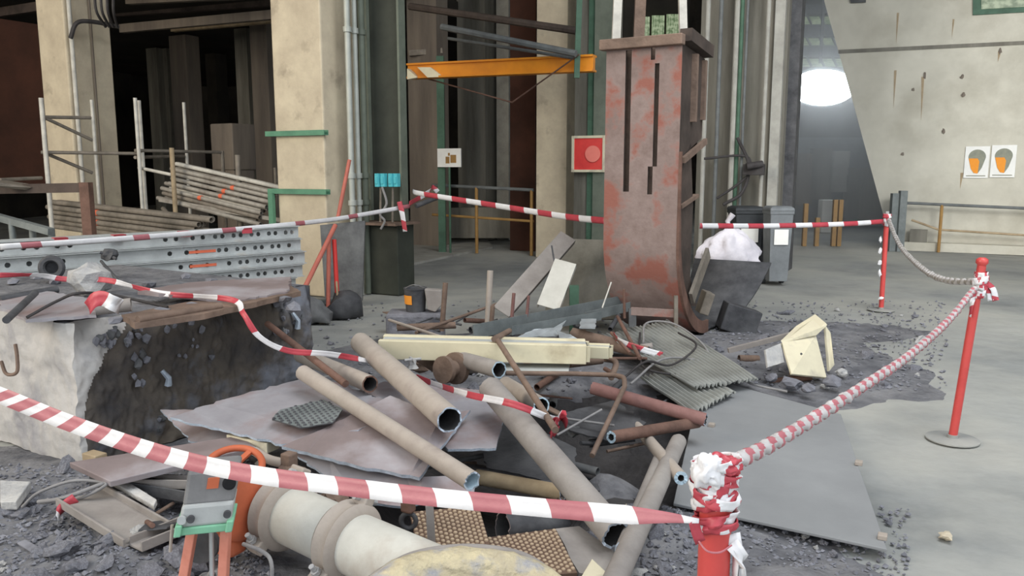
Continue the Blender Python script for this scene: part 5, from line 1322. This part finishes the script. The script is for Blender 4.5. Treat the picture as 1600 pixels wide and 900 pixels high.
# ================================================================ VALVE WITH ACTUATOR (bottom left)
S0 = PY(325, 780, 2.55)
e = empty('valve_actuator', V((S0.x, S0.y, 0.02)), 'grey actuator box on a salmon stand with a mint green base', 'actuator')
ax = V((.97, .24, 0)).normalized(); ay = V((-.24, .97, 0)).normalized(); az_ = UZ
tl = (ax * .13 + UZ).normalized()   # box leans right a little
bx = ax; bz = (UZ + ax * .20 + ay * .0).normalized(); by = bx.cross(bz) * -1
c = PY(330, 770, 2.52)
MB().box(c + bz * .045, (.158, .13, .12), bx, by, bz).build('housing', 'grey_cast', e, bevel=.012); hs = e.children[-1]
MB().box(c - bz * .045 - by * .006, (.160, .14, .075), bx, by, bz).build('lower_housing', 'grey_cast_pale', e, bevel=.010)
MB().box(c + bz * .06 - by * .068 + bx * .005, (.036, .006, .036), bx, by, bz).build('orange_plate', 'orange_valve', hs)
mb = MB(); mb.lathe([(.021, 0), (.021, .012), (.014, .014)], c + bz * .055 - by * .064 + bx * .055, axis=-by, n=20); mb.build('gauge', 'hole_dark', hs)
mb = MB(); mb.lathe([(.014, 0), (.014, .012)], c - bz * .05 - by * .08 - bx * .072, axis=-by, n=14); mb.build('knob', 'galvanised', e)
mb = MB(); mb.lathe([(.012, 0), (.012, .012)], c - bz * .05 - by * .08 - bx * .045, axis=-by, n=14); mb.build('knob', 'steel_dark', e)
mb = MB(); mb.lathe([(.012, 0), (.012, .012)], c - bz * .045 - by * .08 + bx * .065, axis=-by, n=14); mb.build('knob', 'steel_dark', e)
MB().box(c - bz * .094 - by * .012, (.165, .14, .026), bx, by, bz).build('base_plate', 'mint_paint', e, bevel=.004)
for s_ in (-1, 1): MB().box(c - bz * .086 + bx * (s_ * .078) - by * .02, (.022, .15, .04), bx, by, bz).build('base_lug', 'mint_paint', e, bevel=.004)
for s_ in (-1, 1):
    a = c - bz * .11 + bx * (s_ * .052 + .012); b_ = V((a.x - .055 + .02 * s_, a.y, .03)); a2 = a
    MB().bar(a2, b_, .03, .035, up=Y1).build('leg', 'salmon_leg', e, bevel=.003)
q0 = c - bz * .12 + bx * .015
mb = MB(); mb.rod(q0 + by * .02, V((q0.x - .01, q0.y, .05)), .008); mb.build('spindle', 'galvanised', e)
mb = MB(); mb.rod(PY(269, 820, 2.48), PY(266, 862, 2.48), .005); mb.build('drain_tube', 'dusty_pipe', e)
# butterfly body behind
vb = empty('butterfly_valve', PY(375, 790, 2.8) - UZ * .16, 'orange rusty valve body behind the grey actuator', 'valve')
mb = MB(); cc = PY(376, 788, 2.78); mb.lathe([(.10, -.04), (.125, -.035), (.125, .035), (.10, .04)], cc, axis=d, n=36); mb.build('body', 'orange_valve', vb, smooth=40)
MB().box(cc - V((.07, 0, .13)), (.16, .08, .10), GW, GD, UZ).build('foot', 'orange_valve', vb, bevel=.015)
mb = MB(); mb.lathe([(.05, 0), (.058, .02), (.058, .05), (.045, .05)], PY(322, 848, 2.62), axis=(0, -1, 0.2), n=20); mb.build('bore_ring', 'steel_dark', vb, smooth=40)
# handwheel
hc = PY(366, 728, 3.0); hw_ = empty('hand_valve', hc - UZ * .02, 'orange valve handwheel behind the grey actuator', 'handwheel')
hn = V((.12, -.38, 1)).normalized(); x, z, _ = frame_from(hn)
mb = MB(); mb.sweep([hc + (x * math.cos(t) + z * math.sin(t)) * .105 for t in [2 * math.pi * k / 36 for k in range(36)]], .014, 10, closed=True); mb.build('rim', 'orange_valve', hw_, smooth=60)
for k in range(3):
    t = 2 * math.pi * k / 3 + .9; MB().bar(hc, hc + (x * math.cos(t) + z * math.sin(t)) * .1, .022, .012, up=hn).build('spoke', 'orange_valve', hw_)
MB().lathe([(.025, -.03), (.025, .02)], hc, axis=hn, n=16).build('hub', 'orange_valve', hw_, smooth=40)
MB().rod(hc, cc + V((0, 0, .09)), .014).build('stem', 'rust_brown', hw_)
mb = MB(); mb.sweep(spline([PY(380, 850, 2.6), PY(410, 862, 2.55), PY(424, 880, 2.5), PY(424, 930, 2.5)], 6), .007, 8); tag(mb.build('cable', 'cable_grey', smooth=60), 'grey cable bending down under the fat pale pipe', 'cable')
mb = MB(); mb.sweep(spline([PY(398, 705, 3.2), PY(420, 718, 3.15), PY(450, 728, 3.1), PY(455, 750, 3.05)], 6), .02, 10); tag(mb.build('elbow_pipe', 'dusty_pipe', smooth=60), 'short bent pipe above the fat pale pipe', 'pipe')
mb = MB(); mb.box(PY(452, 722, 3.1), (.05, .05, .08), GW, GD, UZ); mb.rod(PY(440, 735, 3.1), PY(475, 742, 3.05), .03); tag(mb.build('pipe_fitting', 'rust_brown', bevel=.006), 'brown pipe fitting above the first coupling', 'fitting')
mb = MB(); mb.rock(PY(520, 780, 2.9), (.05, .04, .03), 31, sub=2); tag(mb.build('pipe_fitting', 'rust_brown'), 'lumpy brown fitting above the fat pale pipe', 'fitting')

# ================================================================ CREAM BRACKET ON THE RIGHT
br = empty('steel_bracket', PZ(1255, 592, .0), 'cream painted steel bracket box lying on the rubble at right', 'bracket')
def pr(pix, t, m, nm, off=None):
    P_ = [PY(*q_) for q_ in pix]; nr = (P_[1] - P_[0]).cross(P_[2] - P_[0]).normalized()
    if nr.y > 0: nr = -nr
    MB().prism(P_, -nr * t).build(nm, m, br, bevel=.003)
pr([(1222, 535, 5.62), (1275, 523, 5.75), (1292, 590, 5.5), (1237, 584, 5.35)], .02, 'cream_dusty', 'front_plate')
pr([(1222, 536, 5.62), (1246, 513, 5.9), (1276, 494, 5.9), (1293, 508, 5.75), (1276, 524, 5.72)], .02, 'cream_dusty', 'top_plate')
pr([(1290, 508, 5.8), (1298, 520, 5.8), (1304, 570, 5.65), (1296, 580, 5.65)], .02, 'cream_dusty', 'side_plate')
pr([(1196, 546, 5.5), (1220, 536, 5.6), (1226, 566, 5.5), (1200, 574, 5.4)], .02, 'stone_pale', 'flange')
MB().bar(PY(1138, 548, 5.8), PY(1250, 519, 5.85), .03, .035).build('arm', 'dusty_grey_pipe', br)
MB().rod(PY(1252, 553, 5.44), PY(1252, 553, 5.42), .008).build('bolt', 'steel_dark', br)
for k, (px, py, s_, m) in enumerate(((1315, 582, .05, 'stone_pale'), (1236, 600, .07, 'stone'), (1262, 606, .05, 'stone'), (1300, 596, .06, 'stone'), (1205, 590, .05, 'stone'))):
    c = PZ(px, py, .08); mb = MB(); mb.rock(c, (s_, s_ * .8, s_ * .6), 70 + k, sub=2); tag(mb.build('stone', m), ('small white stone right of the cream bracket', 'grey stone in front of the cream bracket', 'smaller grey stone in front of the cream bracket', 'grey stone at the right foot of the cream bracket', 'grey stone at the left foot of the cream bracket')[k], 'stone')
# cables on the sheets
for k, pts in enumerate(([(1005, 535, .26), (1010, 505, .3), (1050, 505, .3), (1090, 530, .24), (1112, 560, .16), (1118, 590, .1)], [(975, 590, .2), (1010, 565, .25), (1050, 570, .2), (1088, 540, .25), (1060, 520, .28)], [(985, 600, .18), (1040, 560, .22), (1120, 570, .14), (1170, 598, .08), (1230, 612, .06)], [(1000, 520, .28), (1000, 560, .22), (1020, 580, .18), (1110, 590, .12)])):
    mb = MB(); mb.sweep(spline([PZ(*q_) for q_ in pts], 8), .008, 8)
    tag(mb.build('cable', 'cable_grey' if k % 2 == 0 else 'cable_black', smooth=60), ('grey cable arched over the upper corrugated sheet', 'black cable looped between the corrugated sheets', 'grey cable trailing right to the cream bracket', 'black cable hanging over the corrugated ribs')[k], 'cable')

# ================================================================ RED POSTS
def knot(c, r, n, seed, parent, h=.1):
    """layers of crumpled tape wound round a post"""
    rnd = random.Random(seed)
    for k in range(n):
        z0 = c.z + h * (k + .5) / n - h / 2; mb = MB(); S = 40; rr = r * rnd.uniform(1.1, 1.5); hh = h / n * rnd.uniform(.9, 1.5); tx, ty = rnd.uniform(-.35, .35), rnd.uniform(-.35, .35)
        for j in range(4):
            for i in range(S):
                a_ = 2 * math.pi * i / S; q_ = rr * (1 + .30 * noise.noise(V((math.cos(a_) * 1.9, math.sin(a_) * 1.9, k * 3 + j * .6 + seed))))
                mb.v.append(V((c.x + math.cos(a_) * q_, c.y + math.sin(a_) * q_, z0 + (j / 3 - .5) * hh + (math.cos(a_) * tx + math.sin(a_) * ty) * r)))
        for j in range(3):
            for i in range(S): mb.f.append([j * S + i, j * S + (i + 1) % S, (j + 1) * S + (i + 1) % S, (j + 1) * S + i]); mb.m.append(1 if noise.noise(V((math.cos(6.283 * i / S) * 1.1, math.sin(6.283 * i / S) * 1.1, k * 7 + seed + j * .12))) > .0 else 0)
        mb.build('tape_wrap', ['tape_red', 'tape_white'], parent, smooth=60, solid=.0015)
def stanchion(px, pytop, Y, r, label, seed, tipr=.5, base=True, wraps=3, wh=.08, topx=None):
    t = PY(topx or px, pytop, Y); f = V((t.x, t.y, 0))
    if topx: f = V((PY(px, 450, Y).x, Y, 0))
    e = empty('barrier_post', f, label, 'post', )
    d_ = (t - f); ht = d_.length
    MB().rod(f + UZ * .005, t, r, 24).build('pole', 'red_paint', e, smooth=50)
    if base: MB().lathe([(.14, 0), (.14, .006), (.03, .012), (.03, .03)], f, n=32).build('base_plate', 'floor_dust', e, smooth=40)
    return e, f, t
e2, f2, t2 = stanchion(1508, 415, 4.40, .023, 'slim red barrier post nearest the right edge', 3, topx=1534)
MB().lathe([(.02, 0), (.032, .015), (.030, .035), (.016, .045)], t2, n=20).build('cap', 'red_paint', e2, smooth=50)
knot(t2 - UZ * .10, .026, 4, 5, e2, .13)
for k, pts in enumerate(([(1540, 440), (1552, 452), (1556, 470)], [(1538, 448), (1546, 458), (1548, 470)], [(1528, 450), (1520, 468), (1516, 495)])):
    ribbon('tape_end', [PY(x, y, 4.38) for x, y in pts], .035, .05, '', '', twn=2.5, parent=e2)
e1_, f1, t1 = stanchion(1379, 336, 8.65, .026, 'distant red barrier post before the pale wall', 4, topx=1386)
MB().rod(t1, t1 + UZ * .04, .02).build('cap', 'stone_pale', e1_)
knot(t1 - UZ * .05, .032, 3, 8, e1_, .12)
for k, y in enumerate((374, 392, 410, 426)): MB().rock(PY(1379 + (y - 375) * -.03 - 3, y, 8.62), (.02, .012, .035), k + 5).build('tape_scrap', 'tape_white', e1_)
MB().rock(PY(1377, 466, 8.6), (.03, .02, .02), 4).build('tape_scrap', 'tape_white', e1_)
# near wrapped post
e0 = empty('barrier_post', V((PY(1117, 850, 1.5).x, 1.5, 0)), 'thick red barrier post wrapped in striped tape, nearest the camera', 'post')
tp = PY(1121, 722, 1.5); f0 = V((PY(1117, 880, 1.5).x, 1.5, 0))
MB().rod(f0 + UZ * .005, tp, .0315, 36).build('pole', 'red_paint', e0, smooth=50)
MB().lathe([(.14, 0), (.14, .006), (.03, .012), (.03, .03)], f0, n=32).build('base_plate', 'floor_dust', e0, smooth=40)
knot(PY(1117, 748, 1.5), .034, 4, 21, e0, .085)
knot(PY(1116, 775, 1.5), .031, 2, 25, e0, .035)
knot(PY(1117, 812, 1.5), .0305, 2, 33, e0, .03)
mb = MB(); bm = bmesh.new(); bmesh.ops.create_icosphere(bm, subdivisions=4, radius=1); cb = PY(1108, 738, 1.475)
for v in bm.verts:
    k = 1 + .4 * noise.noise(v.co * 1.8 + V((2, 0, 0))) + .22 * noise.noise(v.co * 4.5); mb.v.append(cb + V((v.co.x * .030 * k, v.co.y * .026 * k, v.co.z * .036 * k)))
for f in bm.faces: mb.f.append([v.index for v in f.verts]); mb.m.append(0)
bm.free(); mb.build('tape_bunch', 'tape_white', e0, smooth=70)
mb = MB(); bm = bmesh.new(); bmesh.ops.create_icosphere(bm, subdivisions=4, radius=1); cb = PY(1128, 728, 1.49)
for v in bm.verts:
    k = 1 + .4 * noise.noise(v.co * 2 + V((7, 0, 0))) + .2 * noise.noise(v.co * 5); mb.v.append(cb + V((v.co.x * .032 * k, v.co.y * .028 * k, v.co.z * .022 * k)))
for f in bm.faces: mb.f.append([v.index for v in f.verts]); mb.m.append(0)
bm.free(); mb.build('tape_bunch', 'tape_red', e0, smooth=70)
ribbon('tape_end', [PY(1084, 815, 1.46), PY(1088, 830, 1.46), PY(1095, 848, 1.46)], .022, .05, '', '', twn=1.5, parent=e0)
ribbon('tape_end', [PY(1146, 835, 1.48), PY(1150, 865, 1.48), PY(1148, 905, 1.48)], .03, .14, '', '', twn=1, parent=e0, phase=6)
ribbon('tape_end', [PY(1144, 850, 1.47), PY(1160, 875, 1.47), PY(1156, 910, 1.47)], .03, .14, '', '', twn=1, parent=e0, phase=6)
mb = MB(); mb.sweep(spline([PY(1092, 846, 1.45), PY(1105, 861, 1.43), PY(1125, 863, 1.43), PY(1143, 852, 1.45)], 6), .002, 6); mb.build('tie_wire', 'tape_faded', e0)

# ================================================================ BARRIER TAPE RUNS
ribbon('barrier_tape', [PY(-90, 585, 2.75), PY(0, 618, 2.6), PY(100, 658, 2.45), PY(200, 693, 2.3), PY(300, 722, 2.15), PY(400, 742, 2.02), PY(520, 758, 1.9), PY(650, 774, 1.78), PY(800, 789, 1.66), PY(950, 802, 1.55), PY(1040, 808, 1.49), PY(1092, 814, 1.455)],
       .060, .098, 'wide striped tape sagging across the foreground to the near red post', 'tape', slfn=lambda f: max(-.5, 2.6 - f / .6 * 3.1), pfn=lambda f: max(1.0, 2.0 - f / .55), wfn=lambda f: min(1, .25 + (1 - f) * 14), tw0=.15, tw1=.5, wid1=.036, red='tape_faded')
rope_tape('barrier_tape', [t_ for t_ in (PY(1148, 722, 1.52), PY(1200, 697, 1.72), PY(1270, 655, 2.05), PY(1350, 603, 2.5), PY(1420, 556, 3.05), PY(1480, 503, 3.75), PY(1522, 452, 4.35))],
          .017, .085, 'striped tape twisted to a cord between the two right posts', 'tape')
rope_tape('barrier_tape', [PY(1526, 440, 4.4), PY(1480, 438, 4.9), PY(1447, 424, 5.7), PY(1415, 395, 7.0), PY(1400, 372, 7.7), PY(1389, 345, 8.6)],
          .020, .10, 'twisted grey white tape sagging between the slim posts', 'tape', red='tube_steel')
ribbon('barrier_tape', [PY(1380, 346, 8.6), PY(1320, 350, 8.3), PY(1200, 353, 7.9), PY(1093, 353, 7.4)], .05, .21, 'striped tape running from the distant post to the chute', 'tape', slant=.3)
ribbon('barrier_tape', [PY(945, 345, 7.1), PY(880, 338, 7.8), PY(780, 322, 8.7), PY(660, 303, 9.6), PY(645, 299, 9.75)], .06, .24, 'striped tape from the chute back to the steel column', 'tape', slant=.3)
ribbon('barrier_tape', [PY(640, 322, 9.6), PY(580, 333, 9.1), PY(520, 343, 8.6), PY(440, 352, 7.9), PY(330, 362, 7.3), PY(180, 374, 6.6), PY(0, 386, 6.0)], .05, .42, 'dusty tape running above the perforated beams to the steel column', 'tape', slant=.3, tw1=.2, red='tape_faded', redshare=.1)
ribbon('barrier_tape', [PZ(0, 430, .92), PZ(60, 430, .90), PZ(100, 436, .86), PZ(168, 438, .87), PZ(250, 458, .83), PZ(360, 468, .82), PZ(380, 490, .78), PZ(405, 526, .66), PZ(450, 548, .58), PZ(520, 554, .55), PZ(600, 570, .42), PZ(668, 596, .40), PZ(730, 616, .46), PZ(800, 631, .50), PZ(850, 650, .42), PZ(872, 660, .36), PZ(862, 680, .30)],
       .032, .16, 'striped tape wandering over the block and down through the pipes', 'tape', slant=.3, twn=1.4)
ribbon('barrier_tape', [PZ(958, 522, .30), PZ(968, 533, .28), PZ(1000, 545, .25), PZ(1035, 555, .2)], .045, .12, 'short striped tape scrap on the corrugated sheet', 'tape', twn=1)
ribbon('barrier_tape', [PZ(862, 680, .34), PZ(868, 664, .36), PZ(878, 650, .36), PZ(885, 662, .34)], .06, .1, 'crumpled striped tape scrap below the pipe ends', 'tape', twn=2)
ribbon('barrier_tape', [PY(640, 318, 9.7), PY(670, 300, 10.2), PY(676, 292, 10.5), PY(684, 300, 10.5)], .06, .3, 'knot of pale tape right of the steel column', 'tape', twn=2)
mb = MB(); mb.rod(PY(650, 322, 9.5), PY(684, 308, 9.7), .03); tag(mb.build('wrapped_bar', 'steel_dark'), 'dark bar poking right from the steel column', 'bar')

# ================================================================ MORE SCRAP IN THE HEAP
rs = random.Random(77)
zones = [(600, 760, 480, 525, .12, .25), (740, 960, 480, 530, .15, .28), (880, 1060, 580, 700, .02, .20), (640, 880, 570, 660, .03, .20), (700, 960, 690, 790, -.02, .10), (420, 640, 740, 800, .06, .14), (190, 330, 750, 860, .06, .14), (1130, 1290, 500, 600, .04, .12)]
zl = ['behind the cream beam', 'under the grey angle bars', 'beside the bent thin pipe', 'under the beige pipes', 'in the dark gap under the long grey pipe', 'above the fat pale pipe', 'beside the grey actuator', 'around the cream bracket']
for zi, (x0, x1, y0, y1, za, zb) in enumerate(zones):
    for k in range(16 if zi in (2, 3, 4) else 10 if zi < 5 else 5):
        px, py, z = rs.uniform(x0, x1), rs.uniform(y0, y1), rs.uniform(za, zb)
        c = PZ(px, py, z); kind = rs.choice(['rod', 'strip', 'lump', 'flat', 'tube'])
        a_ = rs.uniform(0, math.pi); L = rs.uniform(.12, .38); dr = V((math.cos(a_), math.sin(a_) * .8, rs.uniform(-.25, .25))).normalized()
        m = rs.choice(['rust_brown', 'steel_dark', 'steel_dark', 'galv_dark', 'rust', 'rust_brown'])
        mb = MB()
        if kind == 'rod': mb.rod(c - dr * L / 2, c + dr * L / 2, rs.uniform(.007, .014), 8); nm = 'scrap_rod'; lb = 'short scrap rod '
        elif kind == 'strip': mb.bar(c - dr * L / 2, c + dr * L / 2, rs.uniform(.03, .07), .008, up=V((rs.uniform(-.5, .5), rs.uniform(-.5, .3), 1))); nm = 'scrap_strip'; lb = 'flat scrap strip '
        elif kind == 'tube': mb.pipe(c - dr * L / 2, c + dr * L / 2, rs.uniform(.015, .03), n=14); nm = 'scrap_tube'; lb = 'short scrap tube '
        elif kind == 'lump': s_ = rs.uniform(.03, .07); mb.rock(c, (s_, s_, s_ * .7), rs.randint(0, 999), sub=2); nm = 'scrap_lump'; lb = 'dusty scrap lump '
        else: s_ = rs.uniform(.06, .13); mb.slab([c + V((math.cos(t + a_) * s_ * rs.uniform(.6, 1.1), math.sin(t + a_) * s_ * rs.uniform(.6, 1.1), rs.uniform(-.02, .02))) for t in (0, 1.3, 2.7, 4, 5.2)], .006); nm = 'scrap_plate'; lb = 'small bent scrap plate '
        tag(mb.build(nm, m, smooth=50 if kind in ('rod', 'tube') else None), lb + zl[zi], nm.split('_')[1], 'small scrap ' + zl[zi])

# ================================================================ STONES
protos = []
for k in range(8):
    mb = MB(); mb.rock(V((0, 0, 0)), (1, .8, .6), 200 + k, sub=2, rough=.42); protos.append(mb)
pro = []
for k, (mm) in enumerate(['stone'] * 6 + ['stone_pale', 'stone_tan']):
    b_ = protos[k]; me = bpy.data.meshes.new('stone'); me.from_pydata([tuple(v) for v in b_.v], [], b_.f); me.materials.append(MATS[mm]); pro.append(me)
LAND = [(40, 760, 'by the left edge slab'), (60, 870, 'by the long stone splinter'), (90, 800, 'by the cable loop'), (180, 800, 'on the wide grey channel'), (170, 880, 'in front of the wide grey channel'), (250, 880, 'below the short grey channel'),
        (300, 870, 'around the salmon actuator legs'), (400, 880, 'under the fat pale pipe'), (180, 745, 'under the long brown plank'), (300, 745, 'behind the grey actuator'), (20, 910, 'in the bottom left corner'),
        (900, 720, 'beside the bent thin pipe'), (960, 760, 'in the pale dirt between pipes'), (1010, 860, 'left of the near red post'), (930, 860, 'by the lower end of the long grey pipe'), (1045, 800, 'at the big plate left corner'),
        (1080, 880, 'at the foot of the near post'), (1200, 850, 'below the middle of the big plate'), (1340, 880, 'below the right corner of the big plate'),
        (1140, 500, 'at the foot of the chute'), (1150, 590, 'at the top corner of the big plate'), (1230, 500, 'behind the cream bracket'), (1250, 600, 'in front of the cream bracket'), (1330, 520, 'right of the cream bracket top'), (1340, 590, 'right of the cream bracket foot'), (1420, 520, 'below the distant red post'), (1420, 600, 'in the open floor right of the bracket'),
        (520, 520, 'behind the thick beige pipe'), (600, 510, 'left of the cream beam'), (700, 510, 'behind the cream beam'), (820, 510, 'under the grey angle bars'), (540, 620, 'on the left plates'), (680, 620, 'under the beige pipes'), (820, 620, 'in the middle gap of the heap')]
def stones(n, x0, x1, y0, y1, s0, s1, lb, grp, seed, clear=None):
    rnd = random.Random(seed); k = 0
    while k < n:
        px, py = rnd.uniform(x0, x1), rnd.uniform(y0, y1)
        p = floorY(px, py)
        if p.y < 1.0: continue
        q_ = (p - bc); 
        if 0 < q_.dot(bd) < bl and q_.dot(bn) > -.03: continue
        if pit(p.x, p.y) > .05: continue
        z = max(0, mound(p.x, p.y)); p = PZ(px, py, z)
        s_ = s0 + (s1 - s0) * rnd.random() ** 2.5
        o = bpy.data.objects.new('stone', rnd.choice(pro[:7] if rnd.random() < .93 else pro)); COL.objects.link(o)
        o.location = (p.x, p.y, max(0, mound(p.x, p.y)) + s_ * .25); o.scale = (s_ * rnd.uniform(.7, 1.4), s_ * rnd.uniform(.7, 1.3), s_ * rnd.uniform(.6, 1.1)); o.rotation_euler = (rnd.uniform(-.5, .5), rnd.uniform(-.5, .5), rnd.uniform(0, 6.3))
        pale = o.data is pro[6]; tan = o.data is pro[7]
        sz = 'large' if s_ > s0 + (s1 - s0) * .5 else ('middling' if s_ > s0 + (s1 - s0) * .15 else 'small')
        near = min(LAND, key=lambda q_: (q_[0] - px) ** 2 + ((q_[1] - py) * 1.6) ** 2)[2]
        tag(o, '%s %s stone %s' % (sz, 'tan' if tan else 'pale' if pale else 'grey', near), 'stone', grp); k += 1
stones(125, 0, 420, 735, 930, .014, .065, 'grey stone in the rubble at bottom left', 'rubble stones at bottom left', 1)
stones(45, 860, 1060, 690, 900, .012, .05, 'grey stone in the rubble between the pipes and the near post', 'stones between the pipes and the near post', 2)
stones(30, 1060, 1360, 800, 905, .008, .028, 'small grey stone below the big grey plate', 'stones below the big plate', 3)
stones(45, 1110, 1440, 480, 610, .015, .06, 'dark stone scattered behind the big grey plate', 'stones behind the big plate', 4)
stones(35, 480, 900, 500, 640, .015, .05, 'grey stone under the beams and pipes', 'stones under the pipes', 5)
c = PZ(1478, 840, 0.0); mb = MB(); mb.rock(c + UZ * .008, (.028, .035, .016), 91, sub=2); tag(mb.build('stone', 'stone_tan'), 'lone small yellow stone on the floor at right', 'stone')
c = PZ(1290, 755, 0.0)
# uncountable gravel
rg = random.Random(3); mb = MB(); n = 0
while n < 5200:
    t_ = rg.random()
    if t_ < .42: px, py = rg.uniform(-30, 430), rg.uniform(730, 960)
    elif t_ < .62: px, py = rg.uniform(840, 1090), rg.uniform(660, 920)
    elif t_ < .72: px, py = rg.uniform(1050, 1420), rg.uniform(790, 905)
    elif t_ < .88: px, py = rg.uniform(1080, 1480), rg.uniform(470, 610)
    else: px, py = rg.uniform(450, 950), rg.uniform(470, 760)
    p = floorY(px, py)
    q_ = p - bc
    if p.y < .8 or pit(p.x, p.y) > .03 or (0 < q_.dot(bd) < bl and q_.dot(bn) > -.02): continue
    s_ = rg.uniform(.004, .014) * (1 if t_ < .72 else 1.4)
    z = max(-.004, mound(p.x, p.y)) + s_ * .3
    c = V((p.x, p.y, z)); b_ = len(mb.v)
    for k in range(6):
        dv = ((1, 0, 0), (-1, 0, 0), (0, 1, 0), (0, -1, 0), (0, 0, 1), (0, 0, -1))[k]
        mb.v.append(c + V((dv[0] + rg.uniform(-.4, .4), dv[1] + rg.uniform(-.4, .4), dv[2] * .7 + rg.uniform(-.3, .3))) * s_)
    for f in ((0, 2, 4), (2, 1, 4), (1, 3, 4), (3, 0, 4), (2, 0, 5), (1, 2, 5), (3, 1, 5), (0, 3, 5)): mb.f.append([b_ + i for i in f]); mb.m.append(0)
    n += 1
tag(mb.build('gravel', 'stone'), 'loose gravel and grit strewn over the ash and floor', 'gravel', kind='stuff')

# ================================================================ HAZE VOLUME ADDED FOR THE LAMP'S GLOW
hz = MB(); a_ = PY(1190, 264, 13.6); b_ = PY(1480, 264, 13.6)
hz.prism([V((a_.x, 13.4, .05)), V((13.5, 16.8, .05)), V((13.5, 21.0, .05)), V((a_.x * 1.45, 21.0, .05))], V((0, 0, 6.5)))
hm = bpy.data.materials.new('glow_haze'); hm.use_nodes = True
hn_ = hm.node_tree; hn_.nodes.remove(hn_.nodes['Principled BSDF'])
vs_ = hn_.nodes.new('ShaderNodeVolumeScatter'); vs_.inputs['Density'].default_value = .13; vs_.inputs['Anisotropy'].default_value = .35
hn_.links.new(vs_.outputs[0], hn_.nodes['Material Output'].inputs['Volume'])
MATS['glow_haze'] = hm
ho = hz.build('haze', 'glow_haze'); tag(ho, 'haze volume added for the glow round the dazzling floodlight', 'haze', kind='stuff')
